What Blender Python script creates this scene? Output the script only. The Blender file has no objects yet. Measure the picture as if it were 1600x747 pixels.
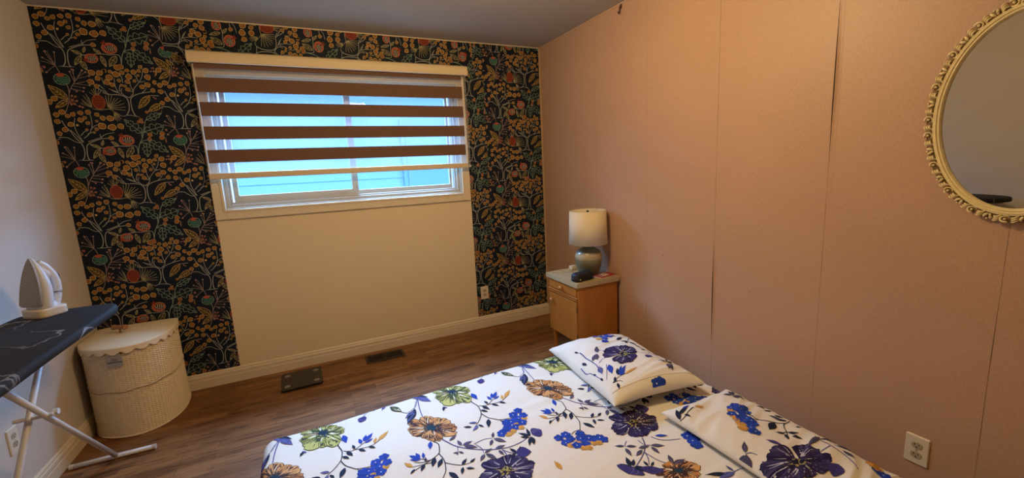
import bpy, bmesh, math, random
from mathutils import Vector, Matrix, noise
random.seed(7)
C = bpy.context.scene.collection
PI = math.pi
# ------------------------------------------------------------------ camera, light, exposure
cam_d = bpy.data.cameras.new('camera'); cam = bpy.data.objects.new('camera', cam_d); C.objects.link(cam)
cam_d.sensor_fit = 'HORIZONTAL'; cam_d.sensor_width = 36.0; cam_d.lens = 668.63 / 1600 * 36.0
cam_d.clip_start = 0.02
R = Matrix(((0.89945541, 0.11443324, -0.42176415), (-0.43430385, 0.12677796, -0.89180016), (-0.04858118, 0.98530827, 0.16372992)))
cam.matrix_world = Matrix.Translation((-1.99916, -3.46984, 1.41081)) @ R.to_4x4()
bpy.context.scene.camera = cam
sc = bpy.context.scene
sc.view_settings.view_transform = 'Standard'; sc.view_settings.look = 'None'
sc.view_settings.gamma = 1.0; sc.view_settings.use_curve_mapping = False
sc.view_settings.exposure = -0.20
try:
    sc.cycles.max_bounces = 10; sc.cycles.transparent_max_bounces = 16; sc.cycles.use_denoising = True
    sc.cycles.caustics_reflective = False; sc.cycles.caustics_refractive = False
    sc.cycles.sample_clamp_indirect = 4.0
except Exception: pass
w = bpy.data.worlds.new('sky'); sc.world = w; w.use_nodes = True
bg = w.node_tree.nodes['Background']; bg.inputs[0].default_value = (0.22, 0.56, 1.0, 1); bg.inputs[1].default_value = 5.0

def light(name, kind, loc, energy, color, size=.2, sizey=None, aim=None):
    d = bpy.data.lights.new(name, kind); d.energy = energy; d.color = color
    if kind == 'AREA':
        d.shape = 'RECTANGLE' if sizey else 'DISK'; d.size = size
        if sizey: d.size_y = sizey
    else: d.shadow_soft_size = size
    o = bpy.data.objects.new(name, d); C.objects.link(o); o.location = loc
    if aim is not None: o.rotation_euler = (Vector(aim) - Vector(loc)).to_track_quat('-Z', 'Y').to_euler()
    return o
# the room's warm ceiling lamp (behind the top edge of the frame) and the open sky over the neighbour's house
light('ceiling_lamp', 'POINT', (-1.35, -1.85, 2.24), 66, (1.0, 0.70, 0.345), .11)
light('sky_light', 'AREA', (-1.6, 1.7, 3.3), 1700, (0.30, 0.55, 1.0), 3.4, 1.8, (-1.9, -1.2, .6))
light('side_sky_light', 'AREA', (1.6, 1.7, 2.35), 420, (0.20, 0.46, 1.0), 2.0, 1.1, (-3.2, -1.15, .75))
# ------------------------------------------------------------------ helpers
def mesh_obj(name, bm, mats, parent=None, smooth=False, bevel=0, loc=None, rot=None, autosm=None):
    me = bpy.data.meshes.new(name); bm.normal_update(); bm.to_mesh(me); bm.free()
    if not isinstance(mats, (list, tuple)): mats = [mats]
    for m in mats: me.materials.append(m)
    if smooth: me.polygons.foreach_set('use_smooth', [True] * len(me.polygons))
    o = bpy.data.objects.new(name, me); C.objects.link(o)
    if parent: o.parent = parent
    if loc is not None: o.location = loc
    if rot is not None: o.rotation_euler = rot
    if bevel:
        b = o.modifiers.new('bevel', 'BEVEL'); b.width = bevel; b.segments = 2; b.limit_method = 'ANGLE'; b.angle_limit = math.radians(40)
    return o
def thing(name, label, cat, loc=(0, 0, 0), rotz=0, group=None):
    o = bpy.data.objects.new(name, None); C.objects.link(o); o.location = loc; o.rotation_euler = (0, 0, rotz)
    o.empty_display_size = .05
    return tag(o, label, cat, group)
def tag(o, label, cat, group=None):
    o['label'] = label; o['category'] = cat
    if group: o['group'] = group
    return o
def struct(o): o['kind'] = 'structure'; return o
def box(bm, x0, x1, y0, y1, z0, z1, mi=0):
    v = [bm.verts.new((x, y, z)) for z in (z0, z1) for y in (y0, y1) for x in (x0, x1)]
    fs = []
    for q in ((0, 2, 3, 1), (4, 5, 7, 6), (0, 1, 5, 4), (2, 6, 7, 3), (0, 4, 6, 2), (1, 3, 7, 5)):
        f = bm.faces.new([v[i] for i in q]); f.material_index = mi; fs.append(f)
    return fs
def lathe(bm, prof, cx=0, cy=0, n=40, cap0=True, cap1=True):
    rings = []
    for r, z in prof:
        rings.append([bm.verts.new((cx + r * math.cos(2 * PI * i / n), cy + r * math.sin(2 * PI * i / n), z)) for i in range(n)])
    for a, b in zip(rings, rings[1:]):
        for i in range(n): bm.faces.new((a[i], a[(i + 1) % n], b[(i + 1) % n], b[i]))
    if cap0: bm.faces.new(rings[0][::-1])
    if cap1: bm.faces.new(rings[-1])
def tube(bm, pts, r, n=12, cap=True, mi=0, rend=None):
    pts = [Vector(p) for p in pts]; rings = []; up = Vector((0, 0, 1)); m = len(pts)
    for i, p in enumerate(pts):
        t = (pts[min(i + 1, m - 1)] - pts[max(i - 1, 0)]).normalized()
        a = t.cross(up)
        if a.length < 1e-3: a = t.cross(Vector((1, 0, 0)))
        a.normalize(); b = t.cross(a)
        rr = r[i] if isinstance(r, (list, tuple)) else r
        rings.append([bm.verts.new(p + a * rr * math.cos(2 * PI * k / n) + b * rr * math.sin(2 * PI * k / n)) for k in range(n)])
    for a, b in zip(rings, rings[1:]):
        for k in range(n):
            f = bm.faces.new((a[k], b[k], b[(k + 1) % n], a[(k + 1) % n])); f.material_index = mi
    if cap:
        bm.faces.new(rings[0]).material_index = mi; bm.faces.new(rings[-1][::-1]).material_index = mi
def stack(bm, outline, layers, mi=0):
    """outline: list of (x,y) ccw; layers: (inset, z) -> closed solid"""
    n = len(outline); cx = sum(p[0] for p in outline) / n; rings = []
    for ins, z in layers:
        ring = []
        for i in range(n):
            p = Vector(outline[i]); a = Vector(outline[i - 1]); b = Vector(outline[(i + 1) % n])
            t = (b - a).normalized(); nn = Vector((t.y, -t.x)); q = p - nn * ins
            ring.append(bm.verts.new((q.x, q.y, z)))
        rings.append(ring)
    for a, b in zip(rings, rings[1:]):
        for i in range(n): bm.faces.new((a[i], a[(i + 1) % n], b[(i + 1) % n], b[i])).material_index = mi
    bm.faces.new(rings[0][::-1]).material_index = mi; bm.faces.new(rings[-1]).material_index = mi
def rrect(x0, x1, y0, y1, r, n=5):
    out = []
    for cx, cy, a0 in ((x1 - r, y0 + r, -PI / 2), (x1 - r, y1 - r, 0), (x0 + r, y1 - r, PI / 2), (x0 + r, y0 + r, PI)):
        for i in range(n + 1):
            a = a0 + PI / 2 * i / n; out.append((cx + r * math.cos(a), cy + r * math.sin(a)))
    return out
def bezier(pts, k=6):
    """Catmull-Rom resample of n-d tuples"""
    if len(pts) < 3: return [tuple(p) for p in pts]
    out = []
    P = [pts[0]] + list(pts) + [pts[-1]]
    for i in range(1, len(P) - 2):
        for j in range(k):
            t = j / k
            out.append(tuple(.5 * ((2 * b) + (-a + c) * t + (2 * a - 5 * b + 4 * c - d) * t * t + (-a + 3 * b - 3 * c + d) * t ** 3)
                             for a, b, c, d in zip(P[i - 1], P[i], P[i + 1], P[i + 2])))
    out.append(tuple(pts[-1])); return out

# ------------------------------------------------------------------ materials
def mat(name, col, rough=.6, metal=0, spec=.4, noise_amt=0, nscale=20, bump=0, bscale=200, stretch=None, coat=0):
    m = bpy.data.materials.new(name); m.use_nodes = True; nt = m.node_tree; b = nt.nodes['Principled BSDF']
    b.inputs['Base Color'].default_value = (*col, 1); b.inputs['Roughness'].default_value = rough
    b.inputs['Metallic'].default_value = metal; b.inputs['Specular IOR Level'].default_value = spec
    b.inputs['Coat Weight'].default_value = coat
    if noise_amt or bump:
        tc = nt.nodes.new('ShaderNodeTexCoord'); mp = nt.nodes.new('ShaderNodeMapping'); nt.links.new(tc.outputs['Object'], mp.inputs[0])
        if stretch: mp.inputs['Scale'].default_value = stretch
    if noise_amt:
        n = nt.nodes.new('ShaderNodeTexNoise'); n.inputs['Scale'].default_value = nscale; n.inputs['Detail'].default_value = 6
        nt.links.new(mp.outputs[0], n.inputs['Vector'])
        mx = nt.nodes.new('ShaderNodeMix'); mx.data_type = 'RGBA'
        mx.inputs[6].default_value = (*[c * (1 - noise_amt) for c in col], 1); mx.inputs[7].default_value = (*[min(1, c * (1 + noise_amt)) for c in col], 1)
        nt.links.new(n.outputs['Fac'], mx.inputs[0]); nt.links.new(mx.outputs[2], b.inputs['Base Color'])
    if bump:
        n2 = nt.nodes.new('ShaderNodeTexNoise'); n2.inputs['Scale'].default_value = bscale; n2.inputs['Detail'].default_value = 3
        nt.links.new(mp.outputs[0], n2.inputs['Vector'])
        bp = nt.nodes.new('ShaderNodeBump'); bp.inputs['Strength'].default_value = bump; bp.inputs['Distance'].default_value = .002
        nt.links.new(n2.outputs['Fac'], bp.inputs['Height']); nt.links.new(bp.outputs[0], b.inputs['Normal'])
    return m
def mat_attr(name, rough=.85, bump=0, bscale=600, sheen=0):
    m = mat(name, (1, 1, 1), rough, spec=.2, bump=bump, bscale=bscale); nt = m.node_tree
    a = nt.nodes.new('ShaderNodeVertexColor'); a.layer_name = 'Col'
    nt.links.new(a.outputs[0], nt.nodes['Principled BSDF'].inputs['Base Color'])
    return m
M = {}
M['paint'] = mat('cream wall paint', (.74, .61, .40), .75, noise_amt=.03, nscale=3, bump=.25, bscale=160)
M['ceil'] = mat('matt ceiling paint', (.43, .40, .35), .9, noise_amt=.05, nscale=2, bump=.2, bscale=120)
M['trimw'] = mat('cream gloss trim', (.70, .60, .43), .38, noise_amt=.03, nscale=5)
M['vinyl'] = mat('white vinyl', (.50, .47, .42), .35)
M['leftp'] = mat('pale left wall paint', (.60, .53, .44), .75, noise_amt=.04, nscale=3, bump=.25, bscale=160)
M['dark'] = mat('dark slot', (.01, .01, .01), .8)
M['slit'] = mat('dark gap', (.05, .025, .016), .9)
M['scuff'] = mat('grey brown scuff', (.26, .15, .10), .8)
M['plate'] = mat('ivory outlet plastic', (.72, .64, .48), .35)
M['recept'] = mat('ivory receptacle plastic', (.42, .36, .24), .4)
M['steel'] = mat('steel', (.55, .55, .55), .3, metal=1)

def wallcloth():
    m = mat('dusty pink vinyl wall covering', (.50, .29, .20), .46, spec=.4); nt = m.node_tree; L = nt.links; b = nt.nodes['Principled BSDF']
    tc = nt.nodes.new('ShaderNodeTexCoord')
    mp = nt.nodes.new('ShaderNodeMapping'); mp.inputs['Scale'].default_value = (1, 1, .13); L.new(tc.outputs['Object'], mp.inputs[0])
    n = nt.nodes.new('ShaderNodeTexNoise'); n.inputs['Scale'].default_value = 420; n.inputs['Detail'].default_value = 4; L.new(mp.outputs[0], n.inputs['Vector'])
    n3 = nt.nodes.new('ShaderNodeTexNoise'); n3.inputs['Scale'].default_value = 1.6; n3.inputs['Detail'].default_value = 4; L.new(tc.outputs['Object'], n3.inputs['Vector'])
    r = nt.nodes.new('ShaderNodeValToRGB'); r.color_ramp.elements[0].position = .35; r.color_ramp.elements[1].position = .72
    r.color_ramp.elements[0].color = (.50, .308, .200, 1); r.color_ramp.elements[1].color = (.575, .368, .245, 1); L.new(n.outputs['Fac'], r.inputs[0])
    mx = nt.nodes.new('ShaderNodeMix'); mx.data_type = 'RGBA'; mx.blend_type = 'MULTIPLY'; mx.inputs[0].default_value = .5
    r3 = nt.nodes.new('ShaderNodeValToRGB'); r3.color_ramp.elements[0].position = .3; r3.color_ramp.elements[0].color = (.82, .82, .86, 1); r3.color_ramp.elements[1].position = .7
    L.new(n3.outputs['Fac'], r3.inputs[0]); L.new(r.outputs[0], mx.inputs[6]); L.new(r3.outputs[0], mx.inputs[7]); L.new(mx.outputs[2], b.inputs['Base Color'])
    mp2 = nt.nodes.new('ShaderNodeMapping'); mp2.inputs['Scale'].default_value = (1, 1, .5); L.new(tc.outputs['Object'], mp2.inputs[0])
    n2 = nt.nodes.new('ShaderNodeTexNoise'); n2.inputs['Scale'].default_value = 330; n2.inputs['Detail'].default_value = 4; L.new(mp2.outputs[0], n2.inputs['Vector'])
    bp = nt.nodes.new('ShaderNodeBump'); bp.inputs['Strength'].default_value = .35; bp.inputs['Distance'].default_value = .001
    L.new(n2.outputs['Fac'], bp.inputs['Height']); L.new(bp.outputs[0], b.inputs['Normal'])
    return m
M['cloth'] = wallcloth()

def floor_mat():
    m = mat('oak strip floor', (.3, .14, .06), .42, spec=.3); nt = m.node_tree; L = nt.links; b = nt.nodes['Principled BSDF']
    tc = nt.nodes.new('ShaderNodeTexCoord')
    br = nt.nodes.new('ShaderNodeTexBrick'); br.offset = .37; br.offset_frequency = 2; br.squash = 1
    br.inputs['Scale'].default_value = 1; br.inputs['Brick Width'].default_value = .43; br.inputs['Row Height'].default_value = .057
    br.inputs['Mortar Size'].default_value = .0009; br.inputs['Mortar Smooth'].default_value = .2; br.inputs['Bias'].default_value = 0
    br.inputs['Color1'].default_value = (.150, .062, .021, 1); br.inputs['Color2'].default_value = (.28, .132, .050, 1); br.inputs['Mortar'].default_value = (.06, .027, .012, 1)
    L.new(tc.outputs['Object'], br.inputs['Vector'])
    mp = nt.nodes.new('ShaderNodeMapping'); mp.inputs['Scale'].default_value = (3.0, 27, 1); L.new(tc.outputs['Object'], mp.inputs[0])
    n = nt.nodes.new('ShaderNodeTexNoise'); n.inputs['Scale'].default_value = 1.6; n.inputs['Detail'].default_value = 8; n.inputs['Roughness'].default_value = .62; n.inputs['Distortion'].default_value = .6
    L.new(mp.outputs[0], n.inputs['Vector'])
    r = nt.nodes.new('ShaderNodeValToRGB'); r.color_ramp.elements[0].position = .34; r.color_ramp.elements[0].color = (.22, .16, .12, 1)
    r.color_ramp.elements[1].position = .47; r.color_ramp.elements[1].color = (.95, .93, .9, 1)
    e = r.color_ramp.elements.new(.72); e.color = (1.35, 1.3, 1.2, 1)
    L.new(n.outputs['Fac'], r.inputs[0])
    mx = nt.nodes.new('ShaderNodeMix'); mx.data_type = 'RGBA'; mx.blend_type = 'MULTIPLY'; mx.inputs[0].default_value = .9
    L.new(br.outputs['Color'], mx.inputs[6]); L.new(r.outputs[0], mx.inputs[7]); L.new(mx.outputs[2], b.inputs['Base Color'])
    bp = nt.nodes.new('ShaderNodeBump'); bp.inputs['Strength'].default_value = .3; bp.inputs['Distance'].default_value = .001; L.new(n.outputs['Fac'], bp.inputs['Height']); L.new(bp.outputs[0], b.inputs['Normal'])
    return m
M['floor'] = floor_mat()

def wood(name, c1, c2, stretch, rough=.4):
    m = mat(name, c1, rough); nt = m.node_tree; L = nt.links; b = nt.nodes['Principled BSDF']
    tc = nt.nodes.new('ShaderNodeTexCoord'); mp = nt.nodes.new('ShaderNodeMapping'); mp.inputs['Scale'].default_value = stretch; L.new(tc.outputs['Object'], mp.inputs[0])
    n = nt.nodes.new('ShaderNodeTexNoise'); n.inputs['Scale'].default_value = 3; n.inputs['Detail'].default_value = 7; n.inputs['Distortion'].default_value = .8; L.new(mp.outputs[0], n.inputs['Vector'])
    mx = nt.nodes.new('ShaderNodeMix'); mx.data_type = 'RGBA'; mx.inputs[6].default_value = (*c1, 1); mx.inputs[7].default_value = (*c2, 1)
    L.new(n.outputs['Fac'], mx.inputs[0]); L.new(mx.outputs[2], b.inputs['Base Color']); return m
M['maple'] = wood('honey maple veneer', (.30, .098, .013), (.47, .178, .028), (6, 6, 1.2))
M['laminate'] = wood('pale wood-look laminate', (.36, .28, .155), (.45, .36, .21), (8, 1.5, 8))

def sheer_mat():
    m = bpy.data.materials.new('sheer mesh band'); m.use_nodes = True; nt = m.node_tree; L = nt.links; nt.nodes.remove(nt.nodes['Principled BSDF'])
    out = nt.nodes['Material Output']; tr = nt.nodes.new('ShaderNodeBsdfTransparent'); di = nt.nodes.new('ShaderNodeBsdfDiffuse'); tl = nt.nodes.new('ShaderNodeBsdfTranslucent')
    di.inputs[0].default_value = (.8, .76, .7, 1); tl.inputs[0].default_value = (.5, .5, .55, 1); tr.inputs[0].default_value = (.97, .97, .97, 1)
    a = nt.nodes.new('ShaderNodeMixShader'); a.inputs[0].default_value = .5; L.new(di.outputs[0], a.inputs[1]); L.new(tl.outputs[0], a.inputs[2])
    c = nt.nodes.new('ShaderNodeMixShader'); c.inputs[0].default_value = .13; L.new(tr.outputs[0], c.inputs[1]); L.new(a.outputs[0], c.inputs[2]); L.new(c.outputs[0], out.inputs[0])
    return m
M['sheer'] = sheer_mat()
M['band'] = mat('brown woven band', (.15, .078, .05), .85, noise_amt=.15, nscale=300, bump=.3, bscale=900)
def glass_mat():
    m = bpy.data.materials.new('window glass'); m.use_nodes = True; nt = m.node_tree; L = nt.links; nt.nodes.remove(nt.nodes['Principled BSDF'])
    out = nt.nodes['Material Output']; tr = nt.nodes.new('ShaderNodeBsdfTransparent'); gl = nt.nodes.new('ShaderNodeBsdfGlossy'); gl.inputs['Roughness'].default_value = .02
    tr.inputs[0].default_value = (.93, .96, .97, 1)
    lw = nt.nodes.new('ShaderNodeLayerWeight'); pw = nt.nodes.new('ShaderNodeMath'); pw.operation = 'POWER'; pw.inputs[1].default_value = 5; L.new(lw.outputs['Facing'], pw.inputs[0])
    f = nt.nodes.new('ShaderNodeMath'); f.operation = 'MULTIPLY_ADD'; f.inputs[1].default_value = .5; f.inputs[2].default_value = .010; L.new(pw.outputs[0], f.inputs[0])
    c = nt.nodes.new('ShaderNodeMixShader'); L.new(f.outputs[0], c.inputs[0]); L.new(tr.outputs[0], c.inputs[1]); L.new(gl.outputs[0], c.inputs[2]); L.new(c.outputs[0], out.inputs[0])
    return m
M['glass'] = glass_mat()

# ------------------------------------------------------------------ printed patterns as fine inlaid shapes
class Print:
    """collects small coloured polygons in (u,v) metres, then lays them on a surface function"""
    def __init__(s): s.v = []; s.f = []; s.c = []
    def grid(s, rows, col, layer):
        b = len(s.v); n = len(rows[0])
        for r in rows:
            for p in r: s.v.append((p[0], p[1], layer))
        for i in range(len(rows) - 1):
            for j in range(n - 1):
                s.f.append((b + i * n + j, b + i * n + j + 1, b + (i + 1) * n + j + 1, b + (i + 1) * n + j)); s.c.append(col)
    def stroke(s, pts, w, col, layer, taper=.35, k=5):
        pts = bezier(pts, k); m = len(pts)
        if m == 2:
            d = math.dist(pts[0], pts[1]); q = max(1, int(d / .02)); pts = [tuple(a + (b - a) * i / q for a, b in zip(pts[0], pts[1])) for i in range(q + 1)]; m = len(pts)
        L, Rr = [], []
        for i, p in enumerate(pts):
            a = pts[max(i - 1, 0)]; b = pts[min(i + 1, m - 1)]; tx, ty = b[0] - a[0], b[1] - a[1]; d = math.hypot(tx, ty) or 1
            t = i / (m - 1); ww = w * .5 * (1 - taper * t)
            L.append((p[0] - ty / d * ww, p[1] + tx / d * ww)); Rr.append((p[0] + ty / d * ww, p[1] - tx / d * ww))
        s.grid([L, Rr], col, layer)
    def disc(s, c, r, col, layer, n=8, jit=.12, point=0, ph=0):
        rg = []
        for i in range(n + 1):
            a = 2 * PI * (i % n) / n + ph; rr = r * (1 + jit * math.sin(3.1 * (i % n) + c[0] * 97 + c[1] * 31) + (point if i % n == 0 else 0))
            rg.append((c[0] + rr * math.cos(a), c[1] + rr * math.sin(a)))
        s.grid([[c] * (n + 1), rg], col, layer)
    def ellipse(s, c, a, b, col, layer, n=14, rad0=0):
        s.grid([[(c[0] + a * k * math.cos(2 * PI * i / n), c[1] + b * k * math.sin(2 * PI * i / n)) for i in range(n + 1)] for k in ((rad0, 1) if rad0 else (0, .5, 1))], col, layer)
    def leaf(s, A, B, w, col, layer, bulge=.42, wav=0, segs=9, sharp=0):
        dx, dy = B[0] - A[0], B[1] - A[1]; d = math.hypot(dx, dy) or 1e-6; nx, ny = -dy / d, dx / d
        L, Cn, Rr = [], [], []
        for i in range(segs + 1):
            t = i / segs; pr = (math.sin(PI * t ** .82)) ** (1.25 if sharp else .9) if 0 < t < 1 else 0
            if wav: pr *= .45 + .55 * abs(math.sin(PI * t * wav))
            x, y = A[0] + dx * t, A[1] + dy * t; h = w * .5 * pr
            L.append((x + nx * h, y + ny * h)); Cn.append((x, y)); Rr.append((x - nx * h, y - ny * h))
        s.grid([L, Cn, Rr], col, layer); return L, Rr
    def clip(s, x0, x1, y0, y1):
        nv, nf, nc = [], [], []
        for f, c in zip(s.f, s.c):
            poly = [s.v[i] for i in f]
            if all(x0 <= p[0] <= x1 and y0 <= p[1] <= y1 for p in poly): pass
            else:
                for ax, lim, sg in ((0, x0, 1), (0, x1, -1), (1, y0, 1), (1, y1, -1)):
                    out = []
                    for i in range(len(poly)):
                        a, b = poly[i - 1], poly[i]; da, db = (a[ax] - lim) * sg, (b[ax] - lim) * sg
                        if (da >= 0) != (db >= 0):
                            t = da / (da - db); out.append(tuple(a[k] + (b[k] - a[k]) * t for k in range(3)))
                        if db >= 0: out.append(b)
                    poly = out
                    if len(poly) < 3: break
                if len(poly) < 3: continue
            b0 = len(nv); nv += poly; nf.append(tuple(range(b0, b0 + len(poly)))); nc.append(c)
        s.v, s.f, s.c = nv, nf, nc
    def add(s, o, fn=None):
        b = len(s.v); s.v += [(*(fn(p[0], p[1]) if fn else p[:2]), p[2]) for p in o.v]
        s.f += [tuple(i + b for i in f) for f in o.f]; s.c += o.c
def pattern_mesh(name, surf, pr, m, parent=None, base=None, smooth=False):
    """base: (verts3d, faces, colour) placed first; surf(u,v,layer)->xyz"""
    vs, fs, cs = [], [], []
    if base:
        vs += base[0]; fs += base[1]; cs += base[2] if isinstance(base[2], list) else [base[2]] * len(base[1])
    b = len(vs); vs += [surf(*p) for p in pr.v]; fs += [tuple(i + b for i in f) for f in pr.f]; cs += pr.c
    me = bpy.data.meshes.new(name); me.from_pydata(vs, [], fs); me.materials.append(m)
    ca = me.color_attributes.new('Col', 'FLOAT_COLOR', 'CORNER'); arr = []
    for p, c in zip(me.polygons, cs): arr += [c[0], c[1], c[2], 1.0] * p.loop_total
    ca.data.foreach_set('color', arr)
    if smooth: me.polygons.foreach_set('use_smooth', [True] * len(me.polygons))
    me.update(); o = bpy.data.objects.new(name, me); C.objects.link(o)
    if parent: o.parent = parent
    return o

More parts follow.
